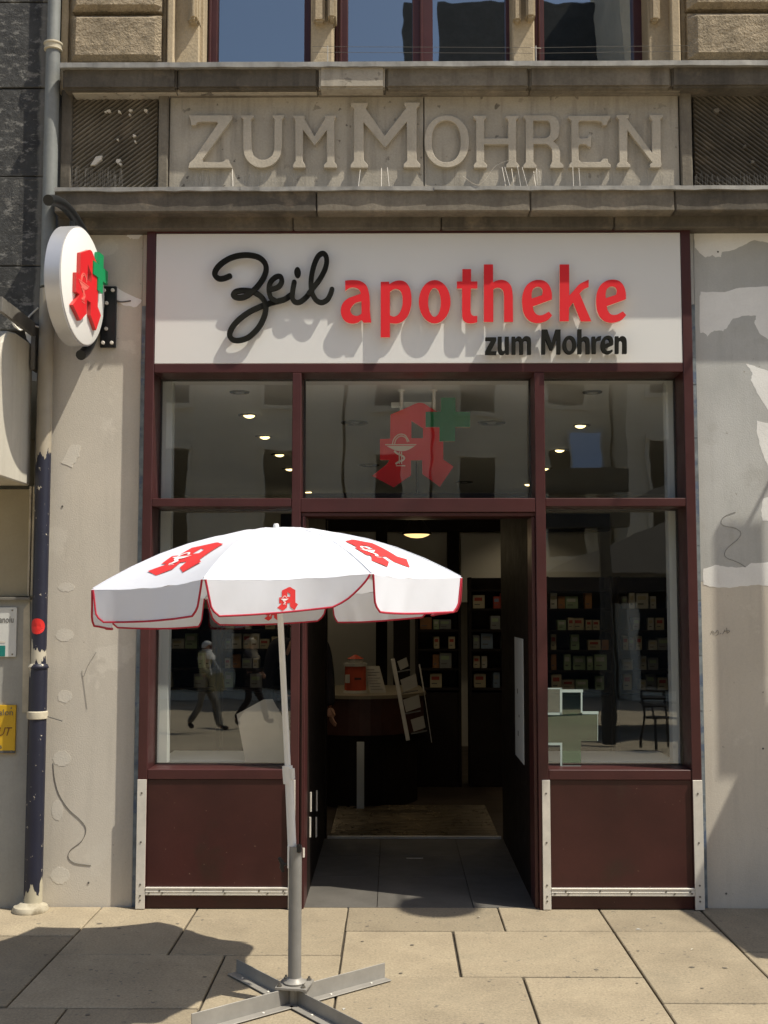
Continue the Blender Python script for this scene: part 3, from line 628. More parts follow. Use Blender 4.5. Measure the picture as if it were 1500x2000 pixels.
relief([crv([(1045, 180, c), (1465, 178, c), (1458, 205, c), (1435, 235, c), (1430, 270, c), (1390, 275, c), (1375, 245), (1340, 232, c), (1165, 230, c), (1150, 246, c), (1150, 385, c), (1170, 402, c), (1238, 398, c), (1245, 372, c), (1275, 372, c), (1270, 490, c), (1243, 480, c), (1225, 460, c), (1165, 460, c), (1150, 480, c), (1150, 610, c), (1175, 632, c), (1362, 632, c), (1390, 600, c), (1435, 600, c), (1440, 640, c), (1465, 660, c), (1462, 686, c), (1055, 686, c), (1058, 660, c), (1082, 630, c), (1080, 225, c), (1047, 200, c)])], *R3)
relief([crv([(620, 172, c), (745, 172, c), (742, 192, c), (728, 212, c), (968, 540, c), (970, 222, c), (945, 195, c), (945, 170, c), (1078, 170, c), (1075, 192, c), (1052, 215, c), (1052, 625, c), (1062, 655, c), (1048, 686, c), (950, 686, c), (945, 655, c), (970, 637, c), (728, 318, c), (725, 630, c), (757, 662, c), (755, 684, c), (622, 684, c), (622, 660, c), (650, 630, c), (645, 215, c), (620, 190, c)])], *R4)
# ---- bird spikes on the ledge: too many and too thin to pick apart
b = MB()
def spike(px, lean=0.0, ln=.10, r_=.0011):
    p = P(px, 364, YLO + .05); b.tube([p, p + Vector((lean, random.uniform(-.02, .02), ln))], r_, 3, False)
for k in range(28): spike(138 + k * 3.7 + random.uniform(-1, 1), random.uniform(-.01, .01), random.uniform(.07, .12))
for k in range(30): spike(1352 + k * 5 + random.uniform(-2, 2), random.uniform(-.01, .01), random.uniform(.05, .09))
for k in range(40): spike(random.uniform(372, 620), random.uniform(-.01, .01), random.uniform(.06, .1), .0008)
for k in range(26): spike(random.uniform(830, 1320), random.uniform(-.01, .01), random.uniform(.06, .1), .0008)
b.build('bird_spike', M['cable'], bld, kind='stuff')
b = MB()
for px, ln in ((455, -.006), (988, -.02), (996, -.03), (1004, -.012), (1017, -.02), (1030, -.03), (1046, -.008), (1050, -.004), (1056, -.006), (1120, 0), (1133, -.004), (760, -.01), (700, .01), (745, 0)):
    spike(px, ln, random.uniform(.09, .12), .0018)
b.build('bright_spike', M['bright_wire'], bld, kind='stuff')
wire([(900, 372), (925, 388), (942, 378), (962, 352), (992, 340)], .0012, M['bright_wire'], 'loose_wire', YP + .16)
# ---- upper wall with three windows
ZU = 8.6; zc = PZ(120, YUP) - .12
def upx(px, Y): return PX(px, 60, Y)
box('upper_wall', XE, 5.9, .42, .7, zc, ZU, M['sandstone'], bld, 0)
Yb = -.02
box('wall_strip', upx(119, YW), upx(133, YW), YW, .42, zc, ZU, M['sandstone'], bld, .004)
box('wall_strip', upx(134, YW + .03), upx(325, YW + .03), YW + .03, .42, zc, ZU, M['sandstone'], bld, .004)
def rustic(x0, x1, z0, z1, Yf, name='rusticated_block'):
    nx, nz = 16, 10; vs = []; fs = []
    for j in range(nz + 1):
        for i in range(nx + 1):
            e = min(i, nx - i, j, nz - j)
            y = Yf + (0 if e else .03) + (random.uniform(-.0028, .0028) if e else 0)
            vs.append((x0 + (x1 - x0) * i / nx, y, z0 + (z1 - z0) * j / nz))
    for j in range(nz):
        for i in range(nx):
            q = j * (nx + 1) + i; fs.append((q, q + 1, q + nx + 2, q + nx + 1))
    k = len(vs); vs += [(x0, .3, z0), (x1, .3, z0), (x0, .3, z1), (x1, .3, z1)]
    for i in range(nx):
        fs.append((i, i + 1, k + 1, k) if i == 0 else (i, i + 1, k + 1)); q = nz * (nx + 1) + i; fs.append((q, q + 1, k + 3, k + 2) if i == 0 else (q, q + 1, k + 3))
    for j in range(nz):
        q = j * (nx + 1); fs.append((q, q + nx + 1, k + 2, k) if j == 0 else (q, q + nx + 1, k + 2)); q += nx; fs.append((q, q + nx + 1, k + 3, k + 1) if j == 0 else (q, q + nx + 1, k + 3))
    MB().add(vs, fs).build(name, M['rusticated'], bld)
zb0, zb1 = PZ(113, Yb), PZ(24, Yb)
zz = zb0
while zz < ZU - .3:
    rustic(upx(137, Yb), upx(313, Yb), zz, zz + (zb1 - zb0), Yb); rustic(upx(1345, Yb), upx(1640, Yb), zz, zz + (zb1 - zb0), Yb)
    zz += zb1 - zb0 + .028
box('wall_strip', upx(1330, YW + .03), upx(2420, YW + .03), YW + .03, .42, zc, ZU, M['sandstone'], bld, .004)
box('pilaster_strip', upx(326, 0), upx(340, 0), 0, .42, zc, ZU, M['sandstone'], bld, .008)
box('window_jamb', upx(341, .05), upx(389, .05), .05, .42, zc, ZU, M['sandstone'], bld, .006)
box('window_jamb', upx(389.5, .085), upx(398, .085), .085, .42, zc, ZU, M['sandstone'], bld, .004)
box('stone_mullion', upx(607, .05), upx(650, .05), .05, .42, zc, ZU, M['sandstone'], bld, .008)
box('stone_mullion', upx(1001, .05), upx(1044, .05), .05, .42, zc, ZU, M['sandstone'], bld, .008)
box('window_jamb', upx(1266, .05), upx(1310, .05), .05, .42, zc, ZU, M['sandstone'], bld, .006)
box('pilaster_strip', upx(1311, 0), upx(1329, 0), 0, .42, zc, ZU, M['sandstone'], bld, .008)
for xa, xb, Yk in ((366, 388, .0), (372, 384, -.03), (612, 634, .0), (640, 656, -.02), (1003, 1018, .0), (1028, 1046, -.02), (1272, 1290, .0)):
    box('carved_bracket', PX(xa, 20, Yk), PX(xb, 20, Yk), Yk, .12, PZ(40 if Yk == 0 else 33, Yk), ZU, M['sandstone'], bld, .012, segs=2)
def upwin(x0, x1, xm=None, fl=.075, fr=.055):
    Y = .22; a, b_ = upx(x0, Y), upx(x1, Y); w_ = MB(); z1 = ZU - .2
    w_.box(a, a + fl, Y, Y + .1, zc, z1); w_.box(b_ - fr, b_, Y, Y + .1, zc, z1); w_.box(a + fl, b_ - fr, Y, Y + .1, zc, zc + .09); w_.box(a + fl, b_ - fr, Y, Y + .1, z1 - .1, z1)
    w_.box(a + fl * .35, a + fl * .55, Y - .02, Y, zc, z1)
    if xm: w_.box(upx(xm[0], Y), upx(xm[1], Y), Y - .01, Y + .1, zc + .09, z1 - .1); w_.box(upx(xm[0] + 14, Y), upx(xm[0] + 20, Y), Y - .028, Y - .01, zc + .09, z1 - .1)
    fo = w_.build('window_frame', M['frame'], bld, .004)
    segs_ = [(a + fl, b_ - fr)] if not xm else [(a + fl, upx(xm[0], Y)), (upx(xm[1], Y), b_ - fr)]
    for s0, s1 in segs_:
        k = random.uniform(-.006, .006)
        MB().add([(s0, Y + .05 + k, zc + .09), (s1, Y + .05 - k, zc + .09), (s1, Y + .052 - k, z1 - .1), (s0, Y + .052 + k, z1 - .1)], [(0, 1, 2, 3)]).build('pane', M['pane_upper'], fo)
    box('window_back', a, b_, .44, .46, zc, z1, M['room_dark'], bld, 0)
upwin(400, 612); upwin(655, 1006, (806, 845)); upwin(1045, 1262, None, .055, .075)
bpy.data.objects.remove(bpy.data.objects['upper_wall'])
box('upper_wall', XE, 5.9, .47, .75, zc, ZU + .3, M['sandstone'], bld, 0)
box('window_lintel', XE, 5.9, 0.0, .46, ZU - .15, ZU + .3, M['sandstone'], bld, .01)
# thin bird wires over the sill
for yy in (91, 102):
    MB().tube([P(1050, yy + 2, -.06), P(1346, yy - 2, -.06)], .0012, 4).build('bird_wire', M['cable'], bld)
    MB().tube([P(610, yy, -.06), P(1040, yy + 2, -.06)], .0012, 4).build('bird_wire', M['cable'], bld)
for px in (640, 1047):
    p = P(px, 122, -.06); MB().tube([p, p + Vector((0, 0, .10))], .003, 5).tube([p + Vector((-.03, 0, .09)), p + Vector((.03, 0, .085))], .002, 4).build('wire_post', M['bright_wire'], bld)
# inner walls of the building that close the shop off from the street
box('storey_slab', XE, 5.9, .32, 7.4, 3.22, 3.5, M['room_wall'], bld, 0)
box('lintel_beam', XL0, XR1, .10, .32, zS0 + .0, 3.5 if False else PZ(446), M['room_wall'], bld, 0)

# ================================================================== the shop front
sf = thing('storefront', (0.13, .1, 0), 'maroon storefront framing with glazed upper lights, open doorway and aluminium edged kick panels', 'storefront')
D = .22
YG = .19
F = 'frame_post'
box(F, XL0, XL1, 0, D, 0.0, zTOP, M['frame'], sf, .003)
box(F, XR0, XR1, 0, D, 0.0, zTOP, M['frame'], sf, .003)
box(F, m1a, m1b, 0, D, 0.0, zR2 - .002, M['frame'], sf, .003)
box(F, m2a, m2b, 0, D, 0.0, zR2 - .002, M['frame'], sf, .003)
box('frame_rail', XL1 + .001, XR0 - .001, 0.002, D, zS1 + .002, zTOP, M['frame'], sf, .002)
for a, b_ in ((XL1, m1a), (m1b, m2a), (m2b, XR0)):
    if a == XL1: box('frame_rail', XL1 + .001, XR0 - .001, .002, D, zR2, zS0 - .004, M['frame'], sf, .003)
    box('frame_rail', a + .001, b_ - .001, .002, D, (zD0 if a == m1b else zT0), zT1, M['frame'], sf, .003)
box('door_header', m1b + .001, m2a - .001, .02, D, zD0 - .022, zD0 - .002, M['frame'], sf, .002)
box('door_post', m1b + .001, PX(596, 1300, .02), .02, D + .02, 0, zD0 - .024, M['frame'], sf, .003)
box('door_post', PX(590, 1300, .005), PX(592.5, 1300, .005), .004, .019, 0, zD0 - .024, M['frame'], sf, .001)
box('door_post', PX(1041, 1300, .03), m2a - .001, .03, D + .02, 0, zD0 - .024, M['frame'], sf, .003)
for a, b_, side in ((XL1, m1a, 0), (m2b, XR0, 1)):
    box('sill_rail', a + .001, b_ - .001, .004, D, zK0, zK1, M['frame'], sf, .003)
    box('kick_panel', a + .001, b_ - .001, .012, .06, 0.005, zK0 - .001, M['kick'], sf, .002)
# aluminium guard strips with their screws
def guard(x0, x1, z0, z1, screws, Y=-.006):
    o = MB().box(x0, x1, Y, .0115 if z1 - z0 < .2 else -.0005, z0, z1)
    if z1 - z0 < .2: o.box(x0, x1, Y - .003, Y, z1 - .006, z1).box(x0, x1, Y - .002, Y, z0 + (z1 - z0) * .42, z0 + (z1 - z0) * .48)
    o = o.build('guard_strip', M['alu'], sf, .0015)
    for sx, sz in screws:
        MB().lathe((sx, Y - .0028, sz), [(.0048, 0), (.0055, .002), (.0055, .003)], 8, (0, 1, 0)).build('screw', M['screw'], o)
    return o
zg0, zg1 = 0.004, PZ(1523)
for xa, xb in ((XL0 - .001, XL0 + .050), (m1a - .006, m1a + .031), (m2a + .018, m2a + .062), (XR1 - .052, XR1 + .0005)):
    xm = (xa + xb) / 2
    guard(xa, xb, zg0, zg1, [(xm, PZ(1549)), (xm, PZ(1645)), (xm, PZ(1728)), (xm, PZ(1750)), (xm, PZ(1759))])
for xa, xb in ((XL0 + .053, m1a - .008), (m2a + .064, XR1 - .054)):
    L = xb - xa; zz0, zz1 = PZ(1749), PZ(1734); zmid = (zz0 + zz1) / 2
    guard(xa, xb, zz0, zz1, [(xa + L * q, zmid + s) for q, s in ((.025, -.008), (.1, .004), (.12, -.007), (.34, .006), (.55, .005), (.56, -.008), (.8, .004), (.86, -.007), (.97, .004), (.98, -.006))])
def pane(x0, x1, z0, z1, tilt=0.0, name='window_pane', Y=YG):
    dz = math.tan(tilt) * (z1 - z0) / 2
    return MB().add([(x0, Y - dz, z0), (x1, Y - dz, z0), (x1, Y + dz, z1), (x0, Y + dz, z1)], [(0, 1, 2, 3)]).build(name, M['pane'], sf)
pane(XL1, m1a, zT1, zR2); pane(m1b, m2a, zT1, zR2, R(.15)); pane(m2b, XR0, zT1, zR2, R(-.1))
TL = R(1.2)
pane(XL1, m1a, zK1, zT0, TL, Y=.17); pane(m2b, XR0, zK1, zT0, TL, Y=.17)
# rubber gaskets round the glass, just inside the frame
def gasket(x0, x1, z0, z1):
    t = .010; y0, y1 = .202, .214
    MB().box(x0, x0 + t, y0, y1, z0, z1).box(x1 - t, x1, y0, y1, z0, z1).box(x0 + t, x1 - t, y0, y1, z0, z0 + t).box(x0 + t, x1 - t, y0, y1, z1 - t, z1).build('gasket', M['knob'], sf)
for q in ((XL1, m1a, zT1, zR2), (m1b, m2a, zT1, zR2), (m2b, XR0, zT1, zR2), (XL1, m1a, zK1, zT0), (m2b, XR0, zK1, zT0)): gasket(*q)
# green cross film on the right pane: a cross cut by the frame, with frosted outline
def film_fr(u, v, d):
    p = P(1030 + u / 3.1915, 1200 + v / 3.1915, .155); p.y += d; return p
gxl = [(128, 625), (215, 625), (215, 478), (335, 478), (335, 612), (440, 612), (440, 790), (335, 790), (335, 945), (215, 945), (215, 805), (128, 805)]
MB().solid([gxl], film_fr, .0015).build('window_film', M['green_film'], sf)
MB().solid([[(128, 467), (202, 467), (202, 611), (128, 611)]], film_fr, .0015).build('pale_film', M['film_pale'], sf)
b = MB()
for x0, y0, x1, y1 in ((128, 612, 215, 627), (203, 462, 217, 627), (128, 458, 217, 466), (217, 468, 347, 486), (333, 486, 343, 612), (343, 604, 443, 622), (128, 800, 217, 815), (205, 815, 217, 948), (217, 943, 335, 947), (437, 622, 440, 788)):
    MB().solid([[(x0, y0), (x1, y0), (x1, y1), (x0, y1)]], film_fr, -.001).build('film_outline', M['film_white'], sf)

# ================================================================== lettered sign over the shop
sg = thing('shop_sign', ((XL1 + XR0) / 2, .05, zS0), 'long white sign board reading Zeil apotheke zum Mohren in black and red letters', 'sign')
box('sign_board', XL1 + .002, XR0 - .002, .004, .095, zS0 - .002, zS1, M['sign_white'], sg, .002)
YL = -.042
def letter(loops, zx, zy, m, sc=5, name='letter', edge='sign_edge'):
    MB().solid(loops, wall_fr(zx, zy, sc, YL), .024, 0, 1).build(name, [m, M[edge]], sg)
RD, BK = M['sign_red'], M['sign_black']
A_ = (660, 510)
letter([crv([(70, 190, c), (150, 185), (220, 195), (275, 235), (303, 310), (312, 400), (313, 480), (318, 540), (326, 600, c), (250, 602, c), (232, 575, c), (190, 602), (130, 610), (75, 590), (38, 540), (28, 480), (45, 415), (92, 368), (160, 340), (222, 318, c), (214, 288), (185, 265), (140, 258), (100, 270), (72, 292, c)]),
        crv([(230, 393, c), (175, 408), (135, 445), (122, 485), (140, 520), (180, 535), (212, 526), (230, 510, c)])], *A_, RD)
letter([crv([(418, 203, c), (500, 200, c), (502, 225, c), (545, 200), (600, 188), (660, 205), (702, 265), (718, 360), (712, 450), (685, 530), (630, 590), (570, 610), (508, 605, c), (508, 745, c), (418, 745, c)]),
        crv([(508, 300, c), (545, 275), (585, 275), (618, 305), (632, 370), (625, 450), (595, 515), (550, 542), (508, 530, c)])], *A_, RD)
letter([ell(945, 397, 155, 212, 36), ell(943, 403, 62, 141, 30)], *A_, RD)
letter([crv([(1215, 78, c), (1300, 78, c), (1300, 198, c), (1362, 198, c), (1362, 268, c), (1298, 268, c), (1295, 470, c), (1300, 512), (1320, 533), (1362, 535, c), (1360, 598, c), (1310, 608), (1250, 600), (1218, 560), (1212, 490, c), (1212, 268, c), (1162, 268, c), (1162, 198, c), (1215, 198, c)])], *A_, RD)
B_ = (940, 510)
letter([crv([(25, 32, c), (115, 32, c), (115, 208, c), (150, 190), (205, 183), (260, 205), (295, 255), (308, 340, c), (310, 595, c), (222, 595, c), (222, 340, c), (212, 290), (180, 263), (145, 262), (117, 275, c), (117, 595, c), (25, 595, c)])], *B_, RD)
for dx, dy in ((0, 0), (723, -3)):
    q = lambda l: [(a[0] + dx, a[1] + dy, *a[2:]) for a in l]
    letter([crv(q([(690, 375, c), (503, 443, c), (515, 490), (550, 525), (600, 525), (660, 493, c), (692, 530, c), (650, 575), (590, 600), (530, 605), (465, 580), (415, 510), (398, 410), (405, 320), (440, 240), (500, 195), (560, 183), (620, 195), (665, 240), (688, 310)])),
            crv(q([(493, 365, c), (492, 320), (505, 275), (540, 252), (580, 258), (600, 290), (592, 332, c)]))], *B_, RD)
letter([crv([(765, 32, c), (858, 32, c), (860, 335, c), (905, 285), (960, 225), (1050, 180, c), (1048, 255, c), (1000, 275), (960, 315, c), (1075, 588, c), (972, 590, c), (897, 405, c), (858, 455, c), (855, 588, c), (765, 588, c)])], *B_, RD)
C_ = (940, 630)
letter([crv([(40, 143, c), (147, 143, c), (147, 175, c), (92, 280, c), (147, 280, c), (147, 310, c), (38, 310, c), (38, 278, c), (95, 173, c), (40, 173, c)])], *C_, BK, edge='sign_black')
letter([crv([(163, 137, c), (200, 137, c), (200, 255, c), (208, 276), (222, 275), (232, 263, c), (232, 137, c), (270, 137, c), (270, 308, c), (240, 308, c), (236, 292, c), (215, 310), (185, 308), (168, 285), (163, 250, c)])], *C_, BK, edge='sign_black')
letter([crv([(298, 137, c), (330, 137, c), (333, 155, c), (360, 135), (385, 140), (398, 160, c), (425, 135), (455, 133), (480, 150), (487, 190, c), (487, 308, c), (450, 308, c), (450, 200, c), (445, 177), (428, 172), (413, 185), (410, 210, c), (410, 308, c), (373, 308, c), (373, 200, c), (368, 177), (352, 174), (337, 190), (335, 215, c), (335, 308, c), (298, 308, c)])], *C_, BK, edge='sign_black')
letter([crv([(592, 67, c), (645, 67, c), (688, 200, c), (725, 67, c), (775, 67, c), (775, 305, c), (735, 305, c), (738, 160, c), (695, 268, c), (672, 268, c), (627, 160, c), (625, 305, c), (588, 305, c)])], *C_, BK, edge='sign_black')
letter([ell(862, 217, 67, 90, 28), ell(862, 218, 31, 61, 22)], *C_, BK, edge='sign_black')
letter([crv([(942, 65, c), (980, 65, c), (980, 150, c), (1005, 135), (1035, 140), (1055, 165), (1060, 210, c), (1060, 303, c), (1022, 303, c), (1022, 210, c), (1015, 182), (1000, 176), (984, 190), (980, 220, c), (980, 303, c), (942, 303, c)])], *C_, BK, edge='sign_black')
letter([crv([(1080, 137, c), (1112, 137, c), (1115, 160, c), (1140, 137), (1172, 130, c), (1168, 168, c), (1145, 170), (1125, 185), (1120, 215, c), (1120, 300, c), (1083, 300, c)])], *C_, BK, edge='sign_black')
letter([crv([(1290, 215, c), (1210, 250, c), (1222, 270), (1245, 275), (1280, 262, c), (1285, 280, c), (1255, 302), (1220, 303), (1185, 280), (1170, 235), (1175, 180), (1200, 140), (1240, 127), (1275, 140), (1290, 175)]),
        crv([(1208, 212, c), (1212, 180), (1228, 160), (1248, 165), (1254, 194, c)])], *C_, BK, edge='sign_black')
letter([crv([(1308, 133, c), (1340, 133, c), (1343, 152, c), (1370, 132), (1400, 138), (1418, 165), (1422, 210, c), (1422, 300, c), (1380, 300, c), (1382, 215, c), (1378, 182), (1362, 174), (1347, 187), (1343, 215, c), (1343, 300, c), (1308, 300, c)])], *C_, BK, edge='sign_black')
# Zeil, one continuous pen stroke
zf = wall_fr(400, 480, 5.5556, YL)
b = MB()
ribbon(b, [(268, 325), (205, 350), (145, 350), (105, 302), (140, 225), (230, 152), (340, 107), (460, 95), (570, 115), (638, 165), (664, 235), (645, 322), (590, 410), (520, 485), (440, 545), (360, 558), (308, 535), (335, 492), (420, 478), (515, 492), (595, 535), (645, 595), (660, 665), (640, 765), (580, 880), (480, 980), (375, 1020), (300, 1012), (265, 960), (292, 880), (370, 790), (480, 710), (600, 652), (700, 617), (800, 590), (870, 568), (930, 525)], 56, zf, .018, 0, .012)
ribbon(b, [(715, 472), (790, 448), (832, 395), (822, 335), (772, 335), (712, 392), (695, 475), (716, 560), (770, 596)], 52, zf, .018, -.003, -.001)
ribbon(b, [(970, 392), (955, 470), (948, 555), (975, 604), (1030, 606), (1100, 552), (1165, 470)], 52, zf, .018, -.0012, .002)
ribbon(b, [(1130, 515), (1165, 470), (1255, 350), (1312, 230), (1320, 130), (1285, 82), (1230, 112), (1185, 210), (1158, 330), (1152, 440), (1170, 525), (1210, 590), (1268, 614), (1328, 584), (1362, 525), (1380, 470)], 52, zf, .018, -.006, -.003)
b.solid([ell(1005, 287, 36, 58, 18)], zf, .02)
b.build('script_lettering', BK, sg)
# ================================================================== pharmacy emblem (traced once, used on sign, parasol and window)
EM_A = [crv([(418, 345, 1), (640, 250, 1), (700, 222), (748, 212), (800, 222), (868, 268, 1), (1012, 345, 1), (1015, 850, 1), (1130, 930, 1), (975, 1160, 1), (778, 1015, 1), (776, 860, 1), (650, 860, 1), (650, 1030, 1), (455, 1165, 1), (210, 1035, 1), (375, 905, 1), (405, 858, 1), (300, 855, 1), (300, 620, 1), (415, 615, 1)], 3),
        [(655, 415), (655, 610), (785, 610), (785, 500)]]
EM_X = [[(815, 320), (985, 320), (985, 160), (1150, 160), (1150, 320), (1315, 320), (1315, 490), (1145, 490), (1145, 650), (970, 650), (970, 490), (815, 490)]]
# chalice and snake, in the same units
def cz(x, y): return (690 * 0 + ((740 + x / 16.67) - 690) * 5.769, ((820 + y / 16.67) - 750) * 5.769)
CH_LOOPS = [[cz(*q) for q in crv([(250, 850, 1), (1170, 850, 1), (1050, 930), (900, 1000), (740, 1022), (600, 1008), (450, 960), (340, 900)], 3)],
            [cz(200, 795), cz(1230, 795), cz(1195, 825), cz(205, 825)], [cz(560, 1482), cz(860, 1482), cz(860, 1510), cz(560, 1510)]]
CH_STROKES = [([(440, 795), (480, 640), (600, 505), (740, 466), (860, 510), (930, 610), (985, 710)], 32), ([(512, 795), (550, 655), (640, 560), (740, 527), (850, 570), (900, 640), (930, 725)], 30),
              ([(500, 1010), (600, 1100), (740, 1165), (828, 1230), (780, 1318), (650, 1365), (545, 1440)], 60), ([(666, 1040), (666, 1440)], 34), ([(738, 1040), (738, 1440)], 34)]
def em_frame(O, U, V, N, size):
    """emblem units -> place: O centre, U right, V up, N out of the face; size = emblem height in metres"""
    k = size / 955.0; O, U, V, N = map(Vector, (O, U, V, N))
    return lambda u, v, d: O + U * ((u - 670) * k) - V * ((v - 690) * k) - N * d
def chalice(mb, fr, d0, depth, k=1.0):
    for l in CH_LOOPS: mb.solid([l], lambda u, v, d: fr(u, v, d + d0), depth)
    for i, (pts, wd) in enumerate(CH_STROKES):
        ribbon(mb, [cz(*q) for q in pts], wd / 16.67 * 5.769, lambda u, v, d: fr(u, v, d + d0 - .0003 * (i + 1)), depth, 0, 0, 3, False)

# ================================================================== round projecting sign
dc = P(162, 560, -.30); bet = R(6.1)
N_ = Vector((math.cos(bet), -math.sin(bet), 0)); E_ = Vector((math.sin(bet), math.cos(bet), 0)); Z_ = Vector((0, 0, 1))
ps = thing('projecting_sign', (dc.x, YP, dc.z), 'round white pharmacy sign with red A and green cross, projecting on a dark curved bracket', 'sign')
RDK = .325
MB().lathe(dc, [(RDK - .004, -.088), (RDK, -.084), (RDK, -.002), (RDK - .006, 0.0)], 64, N_).build('sign_drum', M['disc_rim'], ps, smooth=True)
MB().lathe(dc, [(RDK - .008, .0005), (RDK - .008, .004), (RDK - .012, .006)], 64, N_).build('sign_face', M['disc'], ps, smooth=True)
ef = em_frame(dc + N_ * .028, E_, Z_, N_, .43)
MB().solid(EM_A, ef, .020, 0, 1).build('emblem', [M['sign_red'], M['emblem_edge']], ps)
MB().solid(EM_X, em_frame(dc + N_ * .034, E_ , Z_, N_, .43), .025, 0, 1).build('cross', [M['green'], M['green']], ps)
b = MB(); chalice(b, ef, -.002, .004); b.build('chalice', M['red_edge'], ps)
arc = []
for k in range(29):
    qd = 134 - k * (134 + 68) / 28; q = R(qd); rr = RDK + .052 + .13 * max(0, (qd - 72) / 62) ** 1.6
    p = dc - N_ * .06 + E_ * math.cos(q) * rr + Z_ * math.sin(q) * rr; p.y = min(p.y, YP - .034); arc.append(p)
MB().tube(arc, .029, 14).build('bracket', M['black_steel'], ps, smooth=True)
pz0, pz1 = PZ(680, YP, 215), PZ(561, YP, 215); pxa, pxb = PX(198, 620, YP), PX(228, 620, YP)
pl = box('mounting_plate', pxa, pxb, YP - .022, YP - .0005, pz0, pz1, M['black_steel'], ps, .002)
for q in ((.78, .07), (.78, .93), (.22, .07), (.22, .93), (.4, .3), (.4, .72)):
    MB().lathe((pxa + (pxb - pxa) * q[0], YP - .036, pz0 + (pz1 - pz0) * q[1]), [(.008, 0), (.011, .003), (.011, .0135)], 8, (0, 1, 0)).build('bolt', M['alu'], pl)
ex = dc - N_ * .06 + E_ * (RDK - .01)
for dz in (-.10, .11):
    MB().tube([ex + Z_ * dz - E_ * .02, Vector((ex.x + .02, YP - .02, ex.z + dz))], .020, 10).build('bracket_arm', M['black_steel'], ps, smooth=True)
for k, q in enumerate((100, 75)):
    q = R(q); p = dc - N_ * .045 + E_ * math.cos(q) * RDK + Z_ * math.sin(q) * RDK
    MB().tube([p - (p - dc).normalized() * .01, p + (p - (dc - N_ * .045)).normalized() * .03], .016, 8).build('clip', M['black_steel'], ps)

# ================================================================== downpipe
YD = -.03
dpx = (PX(103, 60, YD) + PX(84, 1000, YD) + PX(66, 1700, YD)) / 3
dp = thing('downpipe', (dpx, YD, 0), 'old iron downpipe, grey above and chipped navy blue below, left of the shop', 'downpipe')
def zz(y): return PZ(y, YD, 90)
rU, rL = .041, .050
MB().tube([(dpx, YD, zz(92)), (dpx, YD, 8.5)], rU - .004, 18).build('upper_pipe', M['pipe_grey'], dp, smooth=True)
MB().tube([(dpx, YD, zz(560)), (dpx, YD, zz(98))], rU, 18).build('upper_pipe', M['pipe_grey'], dp, smooth=True)
MB().lathe((dpx, YD, zz(100)), [(rU + .001, 0), (rU + .011, .004), (rU + .011, .012), (rU + .006, .014), (rU + .009, .034), (rU + .014, .037), (rU + .014, .046), (rU - .002, .048)], 20).build('pipe_collar', M['cream_paint'], dp, smooth=True)
MB().tube([(dpx, YD, zz(1302)), (dpx, YD, zz(565))], rU + .001, 20).build('middle_pipe', M['pipe_navy'], dp, smooth=True)
MB().tube([(dpx, YD, 0.03), (dpx, YD, zz(1305))], rL, 20).build('lower_pipe', M['pipe_navy'], dp, smooth=True)
MB().lathe((dpx, YD, zz(1306)), [(rL, 0), (rL + .006, .004), (rL + .006, .014), (rL + .001, .018), (rL - .002, .026), (rU, .03)], 20).build('socket_ring', M['pipe_navy'], dp, smooth=True)
MB().lathe((dpx, YD, zz(1404)), [(rL, 0), (rL + .007, .003), (rL + .008, .02), (rL + .007, .04), (rL, .044)], 20).build('pipe_clamp', M['cream_paint'], dp, smooth=True)
b = MB(); b.tube([(dpx + rL + .004, YD, zz(1399)), (dpx + rL + .085, YD + .02, zz(1409))], .0035, 6); b.build('clamp_rod', M['cable'], dp)
MB().lathe((dpx - .01, YD - .01, 0.0), [(.095, 0), (.098, .012), (.09, .03), (.07, .036), (rL + .003, .05)], 22).build('pipe_foot', M['cream_paint'], dp, smooth=True)
# round red sticker bent round the pipe
b = MB(); vs = []; fs = []; zc_ = zz(1223); rs = .044
ring = [(math.cos(2 * math.pi * k / 20) * rs, math.sin(2 * math.pi * k / 20) * rs) for k in range(20)]
for r_ in (0.0, .5, 1.0):
    for u, v in ring:
        a = u * r_ / rU - .04; vs.append((dpx + math.sin(a) * (rU + .0025), YD - math.cos(a) * (rU + .0025), zc_ + v * r_))
for j in range(2):
    for k in range(20): fs.append((j * 20 + k, j * 20 + (k + 1) % 20, (j + 1) * 20 + (k + 1) % 20, (j + 1) * 20 + k))
b.add(vs, fs); st = b.build('sticker', M['sticker'], dp)

# ================================================================== neighbouring building on the left
nb = thing('neighbouring_building', (-3.2, .1, 0), 'dark stone clad building at the left edge, with a pale lower wall', 'building')
xr = PX(93, 200, .0); zj = [PZ(645, 0, 40), PZ(520, 0, 40), PZ(345, 0, 40), PZ(172, 0, 40), PZ(5, 0, 40), 6.1, 7.0, 8.2]
box('cladding_back', -6, xr - .03, .04, .5, zj[0], 8.4, M['joint'], nb, 0)
for za, zb in zip(zj, zj[1:]):
    xx = xr
    for wd in (1.02, .95, 1.1):
        box('stone_panel', xx - wd + .004, xx - .002, .0 + random.uniform(-.004, .004), .05, za + .003, zb - .003, M['cladding'], nb, .004); xx -= wd
xw = PX(62, 1500, .02)
box('lower_wall', -6, xw, .02, .5, -.02, PZ(1168, .02, 30), M['neigh_wall'], nb, .004)
box('tan_board', -6, PX(62, 1060, .06), .06, .5, PZ(1165, .06, 30), PZ(955, .06, 30), M['neigh_tan'], nb, .003)
box('board_edge', PX(56, 1060, .04), PX(60, 1060, .04), .03, .06, PZ(1165, .04, 30), PZ(950, .04, 30), M['cream_paint'], nb, .002)
box('board_edge', PX(62, 1060, .04), PX(66, 1060, .04), .035, .06, PZ(1165, .04, 30), PZ(950, .04, 30), M['cream_paint'], nb, .002)
box('board_sill', -6, PX(60, 1168, .0), -.012, .06, PZ(1172, 0, 30), PZ(1166, 0, 30), M['steel_beam'], nb, .002)
